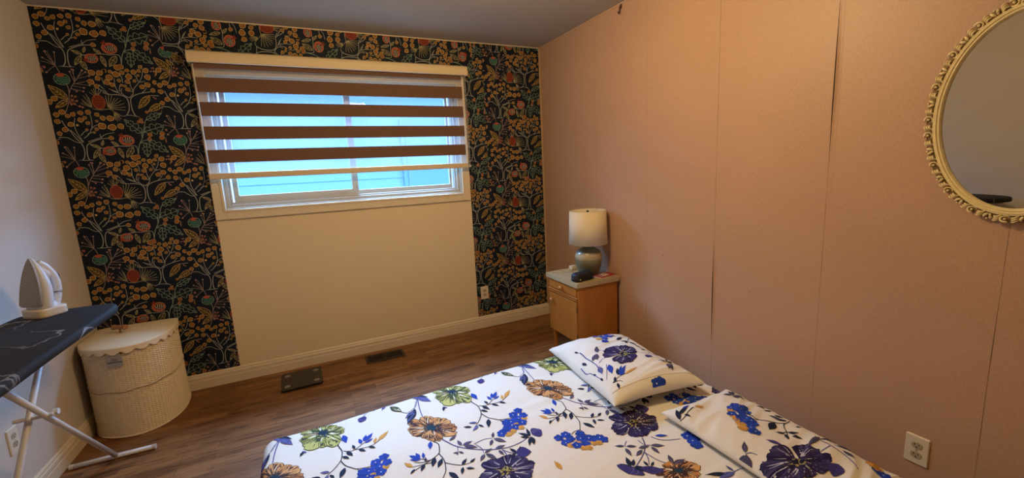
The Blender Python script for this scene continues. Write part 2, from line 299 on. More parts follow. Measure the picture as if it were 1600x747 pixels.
WP = [["l","g",3.6,[[-34,0],[-15,1],[-5,11],[3,37],[4,73],[-5,102],[-25,134],[-40,169],[-59,201],[-69,232]]],["l","g",3.6,[[37,-1],[19,3],[14,29],[18,73],[28,95],[58,112],[92,124],[130,127]]],["l","g",3,[[-34,0],[37,-1]]],["l","g",2.8,[[-98,135],[-61,134],[-39,118],[-26,108],[-2,101]]],["l","g",2.8,[[8,105],[-5,141],[-15,173],[-17,209],[-9,248]]],["l","g",2.8,[[4,105],[-17,145],[-39,177]]],["l","g",2.8,[[2,145],[20,165],[38,179]]],["l","g",2.8,[[14,129],[40,153],[57,185],[64,216],[64,256],[60,280]]],["l","g",2.8,[[30,109],[66,122],[90,132],[118,152],[158,160]]],["l","g",2.8,[[51,177],[69,197],[93,210]]],["l","g",2.8,[[95,126],[91,140],[90,152]]],["l","g",2.8,[[34,153],[51,161],[64,165]]],["o","f",16.5,[[-60,280]]],["o","f",15.0,[[-87,265]]],["o","f",12.5,[[-39,258]]],["o","f",13.5,[[-14,267]]],["o","f",14.0,[[21,276]]],["o","f",14.5,[[56,282]]],["o","f",15.5,[[15,235]]],["o","f",10.5,[[37,248]]],["o","f",15.5,[[-32,210]]],["o","f",6.5,[[-4,205]]],["o","f",11.5,[[45,217]]],["o","f",15.5,[[-62,180]]],["o","f",8.0,[[35,179]]],["o","f",15.0,[[-88,226]]],["o","f",13.5,[[-90,158]]],["o","f",13.0,[[94,267]]],["o","f",15.0,[[118,247]]],["o","f",18.5,[[152,245]]],["o","f",8.0,[[88,228]]],["o","f",21.0,[[108,199]]],["o","f",21.0,[[155,192]]],["o","f",17.5,[[195,199]]],["o","f",10.5,[[79,182]]],["o","f",7.5,[[66,163]]],["o","f",13.5,[[139,129]]],["p","r",0,[[211,114],[183,151],[249,113]]],["p","r",0,[[120,52],[84,35],[152,51]]],["e","v",15,[[82,71],[35,93]]],["e","v",22,[[76,65],[39,9]]],["e","v",22,[[71,35],[91,-17]]],["e","v",12,[[89,83],[100,116]]],["e","v",16,[[167,81],[136,108]]],["e","v",20,[[165,69],[181,7]]],["e","v",30,[[236,72],[196,9]]],["l","g",2.8,[[76,67],[122,74],[168,80],[207,77],[244,80],[255,65],[254,25]]],["l","t",3,[[255,25],[261,59],[271,90],[290,129],[305,183],[322,233],[346,256],[405,277]]],["l","t",2.8,[[271,92],[290,108],[318,112],[349,89],[380,64],[408,39]]],["l","t",2.6,[[288,129],[288,162],[264,200],[220,237]]],["l","t",2.6,[[301,158],[335,183],[414,201]]],["l","t",2.6,[[275,96],[302,95],[309,74],[298,15]]],["k","t",32,[[326,237],[407,278]]],["k","t",51,[[305,165],[418,203]]],["k","t",42,[[292,157],[217,239]]],["k","t",42,[[319,108],[409,36]]],["k","t",36,[[305,95],[299,10]]],["o","b",10.0,[[299,237]]],["o","b",9.0,[[286,225]]],["o","b",9.0,[[302,223]]],["o","b",9.0,[[335,283]]],["o","b",13.5,[[330,145]]],["o","b",11.5,[[323,120]]],["o","b",14.5,[[393,153]]],["o","b",14.0,[[387,126]]],["o","b",14.0,[[415,106]]],["o","b",16.5,[[248,11]]],["l","g",2.4,[[435,127],[409,123],[397,136],[394,149]]],["h","u",0,[[-30,-71],[7,-73],[-36,-105]]],["l","m",3,[[-14,-100],[-10,-133],[-20,-195],[-41,-253]]],["l","m",2.6,[[-34,-34],[-44,-2],[-60,31],[-80,75]]],["l","m",2,[[-46,2],[-42,42],[-39,76]]],["l","m",2,[[-46,2],[-70,27],[-94,44]]],["l","m",2,[[-46,2],[-58,45],[-71,81]]],["l","m",2,[[-46,2],[-76,17],[-106,25]]],["l","m",2,[[-46,2],[-68,-14],[-90,-36]]],["o","d",5.0,[[-39,76]]],["o","d",5.0,[[-94,44]]],["o","d",5.5,[[-79,79]]],["o","d",5.5,[[-90,-36]]],["l","m",2.6,[[-14,-158],[5,-114],[36,-66],[66,-18]]],["l","m",2,[[23,-90],[11,-28]]],["o","d",5.0,[[11,-28]]],["l","m",2,[[23,-90],[28,-17]]],["o","d",5.0,[[28,-17]]],["l","m",2,[[36,-66],[93,-48]]],["o","d",5.5,[[93,-48]]],["l","m",2,[[45,-54],[81,-27]]],["o","d",5.0,[[81,-27]]],["l","m",2,[[15,-98],[82,-77]]],["o","d",5.0,[[82,-77]]],["l","m",2,[[11,-107],[60,-117]]],["o","d",5.5,[[60,-117]]],["l","m",2,[[3,-122],[54,-137]]],["o","d",5.0,[[54,-137]]],["l","m",2,[[3,-122],[25,-138]]],["o","d",5.0,[[25,-138]]],["l","m",2,[[19,-94],[88,-102]]],["o","d",5.5,[[88,-102]]],["l","m",2,[[29,-74],[21,-15]]],["o","d",4.5,[[21,-15]]],["o","d",6.0,[[66,-18]]],["e","y",41,[[-22,-185],[-96,-107]]],["e","y",27,[[-25,-190],[-84,-233]]],["l","q",2,[[-18,-203],[-1,-163]]],["o","q",6.0,[[-1,-163]]],["l","q",2,[[-18,-203],[14,-168]]],["o","q",6.0,[[14,-168]]],["l","q",2,[[-18,-203],[-2,-188]]],["o","q",6.5,[[-2,-188]]],["l","q",2,[[-18,-203],[16,-193]]],["o","q",6.5,[[16,-193]]],["l","q",2,[[-18,-203],[-11,-212]]],["o","q",6.5,[[-11,-212]]],["l","q",2,[[-18,-203],[24,-223]]],["o","q",6.5,[[24,-223]]],["l","q",2,[[-18,-203],[36,-228]]],["o","q",6.5,[[36,-228]]],["l","q",2,[[-18,-203],[4,-209]]],["o","q",6.5,[[4,-209]]],["n","r",0,[[114,-197],[146,-199],[120,-154]]],["l","v",2.2,[[82,-231],[30,-205]]],["l","v",2.2,[[82,-231],[37,-182]]],["l","v",2.2,[[82,-231],[50,-162]]],["l","v",2.2,[[82,-231],[62,-150]]],["l","v",2.2,[[82,-231],[38,-195]]],["l","v",2.2,[[82,-231],[71,-168]]],["l","v",2.2,[[110,-170],[79,-141]]],["l","v",2.2,[[110,-170],[91,-125]]],["l","v",2.2,[[110,-170],[111,-113]]],["l","v",2.2,[[110,-170],[128,-119]]],["l","v",2.2,[[110,-170],[102,-119]]],["l","v",2.2,[[110,-170],[136,-129]]],["l","v",2.2,[[152,-234],[151,-157]]],["l","v",2.2,[[152,-234],[167,-152]]],["l","v",2.2,[[152,-234],[181,-158]]],["l","v",2.2,[[152,-234],[193,-171]]],["l","v",2.2,[[152,-234],[222,-184]]],["l","v",2.2,[[152,-234],[233,-202]]],["l","v",2.2,[[152,-234],[237,-223]]],["l","v",2.2,[[152,-234],[233,-243]]],["l","v",2.2,[[152,-234],[209,-172]]],["l","v",2.2,[[177,-250],[170,-296]]],["l","v",2.2,[[177,-250],[185,-308]]],["l","v",2.2,[[177,-250],[205,-298]]],["l","v",2.2,[[177,-250],[213,-280]]],["l","v",2.2,[[177,-250],[177,-301]]],["l","v",2.2,[[177,-250],[196,-306]]],["l","v",2.6,[[81,-236],[119,-242],[156,-237],[177,-250],[200,-279]]],["l","g",3.6,[[213,-278],[229,-275],[241,-261],[252,-233],[253,-183],[238,-160],[208,-152],[177,-152],[156,-148],[140,-140]]],["l","g",3.6,[[296,-284],[277,-275],[269,-255],[265,-227],[267,-180],[284,-157],[318,-142],[371,-130]]],["l","g",2.6,[[213,-278],[248,-272],[296,-284]]],["l","g",2.8,[[261,-169],[243,-158],[231,-144],[229,-128],[236,-114]]],["l","g",2.8,[[226,-147],[193,-132],[174,-116]]],["l","g",2.8,[[213,-134],[205,-101],[207,-58]]],["l","g",2.8,[[220,-134],[227,-101],[235,-89]]],["l","g",2.8,[[261,-169],[283,-146],[292,-115],[323,-75],[342,-41],[349,-10]]],["l","g",2.8,[[287,-132],[279,-99],[276,-60]]],["l","g",2.8,[[326,-75],[352,-68]]],["l","g",2.8,[[320,-70],[314,-48],[309,-34]]],["l","g",2.8,[[328,-137],[344,-123],[355,-107]]],["l","g",2.8,[[246,-67],[242,-45],[236,-29]]],["l","g",2.8,[[287,-132],[270,-129],[264,-121]]],["l","g",2.8,[[152,-119],[155,-92]]],["l","g",2.8,[[246,-81],[241,-67]]],["l","g",2.6,[[107,-105],[126,-120],[149,-136],[173,-152]]],["l","g",2.6,[[130,-96],[147,-120],[165,-149]]],["l","g",2.6,[[174,-119],[207,-134],[226,-150]]],["l","g",2.6,[[152,-119],[154,-92],[149,-55]]],["o","f",18.0,[[232,6]]],["o","f",11.5,[[167,-15]]],["o","f",11.0,[[194,-19]]],["o","f",19.0,[[218,-33]]],["o","f",13.0,[[249,-23]]],["o","f",11.5,[[275,-8]]],["o","f",15.5,[[305,-16]]],["o","f",12.0,[[342,15]]],["o","f",16.5,[[365,-5]]],["o","f",11.0,[[331,-8]]],["o","f",8.0,[[324,-35]]],["o","f",17.5,[[369,-43]]],["o","f",18.5,[[185,-53]]],["o","f",17.5,[[278,-45]]],["o","f",11.0,[[228,-68]]],["o","f",13.5,[[267,-74]]],["o","f",10.0,[[302,-69]]],["o","f",16.5,[[170,-82]]],["o","f",13.0,[[193,-95]]],["o","f",8.5,[[253,-100]]],["o","f",8.0,[[237,-96]]],["o","f",12.5,[[263,-120]]],["o","f",14.5,[[334,-102]]],["o","f",16.0,[[363,-90]]],["o","f",13.0,[[400,-73]]],["o","f",13.5,[[384,-122]]],["o","f",17.5,[[108,-29]]],["o","f",16.5,[[144,-29]]],["o","f",11.0,[[165,-15]]],["o","f",14.5,[[131,-60]]],["o","f",17.0,[[96,-81]]],["o","f",13.0,[[119,-105]]],["e","y",35,[[363,-153],[298,-231]]],["e","y",34,[[418,-202],[343,-249]]],["l","g",2.6,[[412,-154],[381,-153],[363,-153]]],["o","q",4.5,[[382,-163]]],["o","q",5.0,[[390,-171]]],["o","f",15.5,[[422,-199]]],["o","f",16.5,[[446,-181]]],["o","q",4.5,[[399,11]]],["o","q",4.5,[[390,-8]]],["o","q",5.0,[[409,-34]]],["o","q",5.0,[[419,-16]]],["o","q",4.0,[[432,-3]]],["l","q",2,[[390,-8],[406,-6],[432,-3]]],["o","q",7.5,[[411,12]]],["o","q",7.0,[[433,-8]]],["o","q",7.5,[[419,-30]]],["o","q",6.0,[[406,-7]]]]
FAB = [["F","Y",0,[[186,247],[68,317],[288,187],[211,320],[141,109]]],["F","O",0,[[-6,9],[-111,70],[120,-63],[22,111],[-33,-92]]],["f","n",22,[[-24,342],[55,267]]],["f","P",30,[[3,298],[58,217]]],["f","P",24,[[-24,342],[-5,281]]],["l","P",4,[[3,298],[-12,199],[-17,114]]],["l","P",3,[[0,300],[-26,220],[-71,189]]],["f","n",34,[[-33,199],[-98,92]]],["f","P",20,[[-44,183],[-97,147]]],["f","P",20,[[-44,168],[-94,110]]],["l","P",2.5,[[-99,207],[-70,183],[-41,196],[-16,261]]],["f","V",34,[[-143,290],[-97,206]]],["f","w",16,[[-135,279],[-102,219]]],["l","P",2.5,[[-281,276],[-223,334],[-179,324],[-120,294]]],["f","P",22,[[-161,317],[-187,282]]],["f","P",14,[[-216,327],[-224,296]]],["l","P",2.2,[[-161,317],[-200,386],[-248,365]]],["B","p",46,[[-267,246],[-303,274]]],["l","P",3,[[281,321],[325,319],[379,303]]],["f","P",24,[[287,318],[208,325]]],["f","n",16,[[266,322],[177,363]]],["f","P",16,[[289,324],[287,359]]],["f","b",24,[[266,174],[275,102]]],["f","n",30,[[101,139],[87,103]]],["f","P",18,[[95,142],[114,118]]],["l","n",3.4,[[233,137],[243,88],[252,51],[250,20],[242,-18],[216,-56],[191,-81],[159,-114]]],["l","n",3.2,[[242,-18],[257,-59],[278,-86],[301,-107],[354,-120]]],["l","n",2.8,[[301,-107],[302,-134],[295,-163]]],["l","n",2.8,[[258,47],[295,30],[341,58],[357,69]]],["l","n",2.8,[[296,34],[346,22],[383,26],[409,45]]],["f","n",22,[[270,36],[292,-12]]],["f","n",24,[[251,10],[277,-24]]],["f","n",34,[[255,-73],[230,-131]]],["f","n",16,[[304,37],[297,73]]],["f","n",18,[[318,25],[346,-8]]],["f","n",18,[[359,23],[387,-6]]],["f","b",20,[[335,59],[328,106]]],["f","b",20,[[346,71],[362,120]]],["f","b",20,[[351,72],[392,118]]],["f","b",20,[[348,57],[387,74]]],["f","o",18,[[401,43],[460,94]]],["f","o",14,[[385,34],[401,73]]],["f","P",16,[[198,-71],[160,-52]]],["f","n",20,[[163,-87],[129,-66]]],["f","P",18,[[194,-91],[158,-118]]],["f","n",16,[[196,-87],[213,-117]]],["c","b",22,[[408,-87],[371,-105],[413,-129],[383,-139],[355,-145],[382,-175],[316,-137],[339,-144],[307,-170],[340,-189],[278,-191],[263,-198],[300,-191]]],["c","o",15,[[354,-161],[404,-153],[361,-204],[299,-213],[316,-208],[288,-217]]],["c","b",22,[[467,-345],[505,-341],[507,-373],[476,-385],[564,-366],[507,-421],[546,-429],[580,-405],[595,-416],[623,-424],[630,-441],[547,-391]]],["c","o",15,[[529,-405],[483,-408],[543,-456],[576,-442],[599,-450],[520,-448]]],["l","n",3.2,[[623,-95],[636,-122],[628,-163],[619,-182],[589,-200],[533,-222],[497,-236]]],["l","n",2.8,[[580,-203],[545,-203],[514,-185]]],["l","n",3.2,[[619,-182],[627,-230],[619,-278],[610,-301],[580,-343]]],["l","n",2.6,[[580,-343],[551,-342],[528,-353]]],["l","n",2.6,[[580,-343],[581,-370],[586,-388]]],["l","n",2.8,[[626,-247],[653,-274],[682,-294],[715,-299]]],["f","n",22,[[622,-308],[648,-363]]],["f","n",18,[[682,-294],[714,-267]]],["f","n",20,[[715,-299],[746,-284]]],["f","n",16,[[682,-308],[664,-344]]],["f","n",14,[[691,-320],[722,-338]]],["f","n",26,[[598,-197],[572,-248]]],["f","n",26,[[623,-219],[590,-263]]],["f","n",24,[[550,-215],[524,-251]]],["f","n",20,[[507,-225],[483,-246]]],["f","n",14,[[555,-204],[564,-178]]],["f","b",30,[[610,-87],[593,-140]]],["l","n",2.6,[[-78,-198],[-100,-179],[-119,-171]]],["l","n",2.6,[[-46,-225],[-94,-217],[-143,-209]]],["f","b",20,[[-104,-174],[-113,-130]]],["f","b",20,[[-90,-181],[-84,-143]]],["f","b",20,[[-109,-174],[-142,-133]]],["f","b",20,[[-103,-182],[-146,-162]]],["f","o",16,[[-143,-209],[-170,-168]]],["l","P",4,[[18,-103],[37,-144],[55,-174],[85,-205],[120,-232],[171,-264],[220,-284],[264,-292],[315,-288],[359,-274]]],["l","P",2.6,[[127,-200],[152,-195],[183,-193],[214,-204]]],["l","P",2.6,[[133,-206],[146,-240],[143,-275]]],["f","g",20,[[40,-126],[81,-106]]],["f","g",26,[[77,-184],[72,-139]]],["f","g",26,[[81,-183],[130,-178]]],["f","g",22,[[85,-189],[135,-227]]],["f","g",36,[[216,-202],[235,-170]]],["f","g",30,[[218,-208],[258,-257]]],["f","g",36,[[211,-212],[184,-245]]],["f","g",26,[[146,-274],[187,-263]]],["f","g",34,[[148,-280],[177,-331]]],["f","g",34,[[144,-280],[110,-312]]],["f","g",20,[[197,-271],[245,-272]]],["f","g",20,[[204,-287],[213,-325]]],["f","g",14,[[50,-216],[27,-210]]],["f","g",16,[[53,-212],[69,-234]]],["f","g",14,[[49,-212],[39,-231]]],["l","P",2.4,[[59,-181],[50,-213]]],["B","p",66,[[378,-269],[430,-262]]],["B","p",66,[[261,-335],[320,-363]]],["f","n",13,[[364,-276],[377,-219]]],["f","n",13,[[364,-271],[328,-230]]],["f","n",13,[[359,-280],[324,-258]]],["f","n",13,[[362,-280],[330,-328]]],["f","n",13,[[369,-284],[360,-326]]],["f","n",13,[[367,-278],[352,-333]]],["f","n",13,[[265,-338],[249,-298]]],["f","n",13,[[262,-339],[234,-342]]],["f","n",13,[[281,-330],[297,-310]]],["f","n",13,[[273,-357],[266,-384]]],["f","n",13,[[266,-333],[258,-310]]],["l","P",3.4,[[220,-291],[222,-324],[209,-365]]],["l","P",3,[[218,-290],[239,-320],[259,-338]]],["F","U",0.3,[[826,-409],[725,-351],[925,-466],[893,-333],[739,-507]]],["l","P",4,[[781,-510],[761,-547],[727,-583],[683,-611],[635,-636]]],["l","P",3,[[722,-589],[707,-625],[685,-654]]],["l","P",3,[[720,-593],[726,-622],[737,-659],[760,-688]]],["l","P",2.6,[[707,-497],[687,-510],[677,-523]]],["l","P",2.6,[[753,-515],[754,-548],[775,-566]]],["f","g",26,[[677,-520],[642,-496]]],["f","g",26,[[681,-525],[720,-546]]],["f","g",34,[[670,-532],[661,-583]]],["f","g",20,[[774,-568],[825,-597]]],["f","g",36,[[769,-575],[769,-627]]],["f","g",24,[[723,-574],[675,-591]]],["f","g",22,[[717,-559],[769,-569]]],["B","p",110,[[621,-630],[580,-656]]],["B","p",90,[[687,-663],[660,-699]]],["f","n",18,[[617,-628],[638,-573]]],["f","n",18,[[614,-631],[586,-592]]],["f","n",18,[[625,-629],[657,-598]]],["f","n",18,[[623,-635],[659,-654]]],["f","n",18,[[622,-639],[644,-675]]],["f","n",18,[[678,-658],[680,-625]]],["f","n",18,[[687,-663],[714,-650]]],["f","b",22,[[839,-526],[885,-554]]],["l","P",3,[[820,-522],[833,-554],[866,-578],[913,-596]]],["c","b",26,[[982,-595],[952,-598],[971,-624],[946,-633],[936,-661]]],["F","O",1.0,[[758,-735],[679,-691],[832,-776],[809,-687],[710,-780]]],["f","g",36,[[771,-694],[792,-645]]],["f","g",26,[[775,-697],[831,-699]]],["f","o",24,[[374,-512],[370,-456]]]]
PIL = [["F","U",0.2,[[14,-8],[-89,55],[93,-56],[104,99],[-86,-127]]],["c","b",22,[[170,346],[125,336],[133,305],[73,301],[67,329],[91,271],[122,263],[67,233],[38,192],[142,275]]],["c","o",16,[[45,247],[29,250],[38,297]]],["l","n",3,[[151,294],[164,237],[188,214],[241,176],[263,111]]],["l","n",3.2,[[224,187],[173,144],[177,80],[191,28],[190,-23],[155,-128],[151,-180]]],["f","n",28,[[118,183],[179,206]]],["f","n",22,[[164,143],[127,111]]],["f","n",14,[[164,143],[127,159]]],["f","n",16,[[166,126],[186,78]]],["f","n",34,[[151,11],[195,9]]],["f","n",14,[[212,-27],[228,-73]]],["f","n",14,[[171,73],[181,38]]],["f","g",34,[[-96,92],[-53,153]]],["f","g",28,[[-109,80],[-171,43]]],["f","g",32,[[-106,79],[-145,29]]],["l","P",2.4,[[-94,91],[-66,104],[-52,85]]],["l","P",5,[[-162,173],[-171,80],[-178,2],[-211,-97]]],["l","P",3,[[-235,73],[-248,9],[-239,-39],[-245,-140]]],["f","n",50,[[-174,211],[-168,176]]],["f","P",30,[[-181,-32],[-218,-106]]],["f","n",22,[[-208,93],[-211,40]]],["f","n",20,[[-237,-49],[-235,-75]]],["f","n",22,[[-242,-119],[-247,-151]]],["l","P",2.6,[[-145,-54],[-189,-111],[-233,-163]]],["f","b",26,[[-143,-72],[-187,-152]]],["l","P",2.5,[[-160,-9],[-121,12],[-97,7]]],["B","p",60,[[90,-88],[118,-120]]],["l","P",2.4,[[98,-36],[139,-51],[184,-30]]],["f","n",30,[[203,-78],[221,-92]]],["f","g",16,[[138,-198],[115,-158]]],["f","g",16,[[145,-194],[174,-162]]],["f","g",16,[[150,-200],[195,-185]]],["f","g",18,[[141,-209],[163,-239]]],["f","g",40,[[136,-209],[103,-283]]],["f","g",30,[[136,-214],[89,-269]]],["f","n",15,[[-173,-183],[-137,-133]]],["f","b",15,[[-168,-186],[-105,-128]]],["f","b",15,[[-165,-188],[-85,-140]]],["f","b",15,[[-166,-195],[-116,-171]]],["l","n",2.8,[[-229,-210],[-179,-195],[-122,-198],[-57,-190]]],["f","o",12,[[-140,-200],[-55,-191]]],["l","n",2.4,[[-229,-210],[-192,-220],[-184,-237]]],["f","n",16,[[-216,-215],[-191,-180]]],["f","n",20,[[-213,-227],[-230,-267]]],["c","b",28,[[-11,-324],[-37,-324],[-17,-343],[-44,-348]]]]
PIL2 = [["F","U",0.2,[[0,0],[-128,72],[102,-57],[116,72],[-105,-64]]],["f","p",46,[[35,84],[10,132]]],["c","b",20,[[121,354],[127,335],[139,321],[90,347],[95,320],[53,315],[92,298],[120,293],[57,278],[76,273],[30,261],[72,258],[44,234],[72,236],[59,217],[25,205],[10,188],[18,179]]],["c","o",17,[[44,297],[28,272],[13,248],[13,233],[-2,215],[-7,223],[71,332]]],["l","n",3.4,[[109,282],[105,250],[118,226],[156,198],[204,171],[241,177]]],["l","n",2.8,[[68,255],[90,240],[115,230]]],["l","n",3.2,[[204,171],[186,170],[160,153],[142,133],[94,96]]],["l","n",2.8,[[142,133],[144,106],[146,75]]],["l","n",2.6,[[140,133],[114,136],[98,148]]],["f","n",34,[[158,192],[80,165]]],["f","n",20,[[226,180],[190,212]]],["f","n",18,[[242,205],[213,230]]],["f","n",20,[[141,128],[167,98]]],["f","n",16,[[125,129],[95,147]]],["f","n",22,[[119,125],[94,94]]],["f","n",20,[[125,102],[149,74]]],["f","n",16,[[239,254],[215,280]]],["f","n",14,[[239,285],[221,318]]],["f","n",16,[[205,133],[230,124]]],["f","g",44,[[-108,137],[-62,172]]],["f","g",40,[[-118,134],[-188,120]]],["f","g",44,[[-113,132],[-161,80]]],["l","P",2.6,[[-111,134],[-91,123],[-82,104]]],["f","g",18,[[204,431],[233,475]]],["f","g",14,[[204,431],[162,455]]],["f","g",16,[[206,429],[254,463]]],["f","g",34,[[200,426],[227,376]]],["f","g",16,[[213,425],[242,401]]],["f","g",26,[[200,426],[196,388]]],["l","n",3,[[-44,444],[-80,434],[-119,421],[-146,425]]],["f","o",24,[[-28,447],[17,434]]],["l","n",2.5,[[-80,434],[-34,445]]],["f","n",22,[[-103,435],[-96,402]]],["f","n",18,[[-137,426],[-101,484]]],["f","n",14,[[-139,420],[-197,425]]],["f","n",14,[[-156,396],[-214,401]]],["f","n",14,[[-177,369],[-230,378]]],["f","n",16,[[-123,447],[-38,473]]],["f","b",18,[[-78,470],[-34,473]]],["l","P",3,[[-107,31],[-125,45],[-151,40],[-166,32]]],["f","P",34,[[-179,71],[-173,37]]],["f","n",24,[[-207,103],[-220,63]]],["f","g",16,[[218,48],[103,34]]],["f","g",16,[[272,8],[198,42]]],["f","g",18,[[269,-60],[204,-6]]],["f","g",34,[[203,-40],[190,-89]]],["f","g",14,[[216,189],[189,242]]],["f","g",20,[[263,-115],[255,-78]]],["l","P",3.4,[[201,58],[186,-5],[175,-65],[132,-128]]],["l","P",2.6,[[178,-9],[118,-8]]],["c","o",22,[[234,-122],[216,-142]]],["c","b",22,[[202,-157],[196,-175]]],["B","p",50,[[105,-76],[34,-98]]]]
# ---- wallpaper motif cell
WC = {'g': (.36, .37, .33), 't': (.24, .35, .27), 'm': (.33, .25, .22), 'd': (.36, .22, .17), 'q': (.34, .15, .10), 'v': (.37, .33, .18), 'y': (.50, .34, .12),
      'f': (.60, .41, .16), 'fi': (.30, .13, .03), 'bg': (.006, .0105, .022), 'r': (.40, .08, .045), 'b': (.54, .30, .13), 'bi': (.31, .12, .035), 'w': (.60, .54, .42)}
def wp_cell():
    P = Print()
    for kind, col, w, pts in WP:
        p = [(a / 1000, b / 1000) for a, b in pts]
        if kind == 'l': P.stroke(p, w / 1000 * 1.25, WC[col], 1, .25)
        elif kind == 'o':
            r = w / 1000; c = p[0]
            if r < .0075: P.disc(c, r, WC[col], 3, 7, .05)
            else:
                ph = (c[0] * 37 + c[1] * 53) % 6.28; o2 = WC['b'] if col == 'b' else WC['f']; i2 = WC['bi'] if col == 'b' else WC['fi']
                r *= .92; P.disc(c, r, o2, 3, 9, .07, .22, ph); P.disc(c, r * .80, tuple(x * .35 for x in i2), 4, 9, .07, .2, ph); P.disc(c, r * .66, i2, 5, 8, .1, .15, ph)
        elif kind == 'e':
            A, B = p; ww = w / 1000; base = WC[col]; L, Rr = P.leaf(A, B, ww, tuple(x * .12 for x in base), 2)
            P.stroke(L[::2] + [L[-1]], .0028, base, 3, 0, 3); P.stroke(Rr[::2] + [Rr[-1]], .0028, base, 3, 0, 3); P.stroke([A, B], .0026, base, 3, .3)
            nn = 6 if ww > .03 else 3
            for i in range(1, nn):
                t = i / nn
                for Q in (L, Rr):
                    q = Q[min(9, int(t * 9) + 2)]; c0 = (A[0] + (B[0] - A[0]) * t, A[1] + (B[1] - A[1]) * t)
                    P.stroke([c0, (c0[0] + (q[0] - c0[0]) * .82, c0[1] + (q[1] - c0[1]) * .82)], .0022, base, 3, .4)
        elif kind == 'k':
            A, B = p; ww = w / 1000; L, Rr = P.leaf(A, B, ww * 1.3, (.008, .014, .02), 2, wav=3.5, segs=24)
            P.stroke(L[::1], .0026, WC['t'], 3, 0, 2); P.stroke(Rr[::1], .0026, WC['t'], 3, 0, 2); P.stroke([A, B], .003, WC['t'], 3, .3)
            for i in range(1, 4):
                t = i / 3.8
                for Q in (L, Rr):
                    q = Q[min(24, int(t * 24) + 2)]; c0 = (A[0] + (B[0] - A[0]) * t * .95, A[1] + (B[1] - A[1]) * t * .95)
                    P.stroke([c0, (c0[0] + (q[0] - c0[0]) * .8, c0[1] + (q[1] - c0[1]) * .8)], .002, WC['t'], 3, .4)
        elif kind == 'p':
            c, cr, e = p; r = math.dist(c, e)
            P.ellipse(c, r, r * .86, (.36, .16, .08), 3); P.ellipse(c, r * .88, r * .74, WC['r'], 4); P.ellipse((c[0] + r * .1, c[1]), r * .66, r * .52, WC['bg'], 5)
            for i in range(5):
                for j in range(4):
                    q = (c[0] + r * (-.42 + .26 * i + .06 * (j % 2)), c[1] + r * (-.34 + .23 * j))
                    if math.hypot((q[0] - c[0] - r * .1) / .6, (q[1] - c[1]) / .46) < r: P.disc(q, r * .085, WC['w'], 6, 6, .1)
            dx, dy = cr[0] - c[0], cr[1] - c[1]; d = math.hypot(dx, dy); dx /= d; dy /= d
            for k in (-.6, 0, .6):
                P.stroke([(c[0] + dx * r * .7, c[1] + dy * r * .7), (c[0] + dx * r * 1.25 - dy * k * r * .5, c[1] + dy * r * 1.25 + dx * k * r * .5)], .009, (.34, .06, .03), 5, .8)
        elif kind == 'h':
            c, ex, ey = p; a = abs(ex[0] - c[0]); b = abs(ey[1] - c[1])
            P.ellipse(c, a, b, (.19, .27, .21), 3); P.ellipse(c, a * .9, b * .88, (.012, .035, .03), 4)
            for j in range(4):
                for i in range(5):
                    x = c[0] + a * (-.62 + .3 * i + .12 * (j % 2)); y = c[1] + b * (.28 - .3 * j)
                    if math.hypot((x - c[0]) / a, (y - c[1]) / b) < .78: P.stroke([(x - a * .13, y + b * .1), (x, y - b * .1), (x + a * .13, y + b * .1)], .0028, (.10, .30, .22), 5, 0, 3)
            P.ellipse((c[0] - a * .1, c[1] + b * .68), a * .5, b * .3, WC['r'], 5)
        elif kind == 'n':
            c, ex, ey = p; a = abs(ex[0] - c[0]); b = abs(ey[1] - c[1])
            P.ellipse(c, a, b, (.34, .10, .05), 3); P.ellipse(c, a * .9, b * .9, (.26, .045, .02), 4)
            for j in range(6):
                for i in range(5):
                    x = c[0] + a * (-.66 + .32 * i + .14 * (j % 2)); y = c[1] + b * (-.66 + .27 * j)
                    if math.hypot((x - c[0]) / a, (y - c[1]) / b) < .86: P.stroke([(x - a * .14, y - b * .08), (x, y + b * .09), (x + a * .14, y - b * .08)], .0024, (.05, .012, .01), 5, 0, 3)
    return P
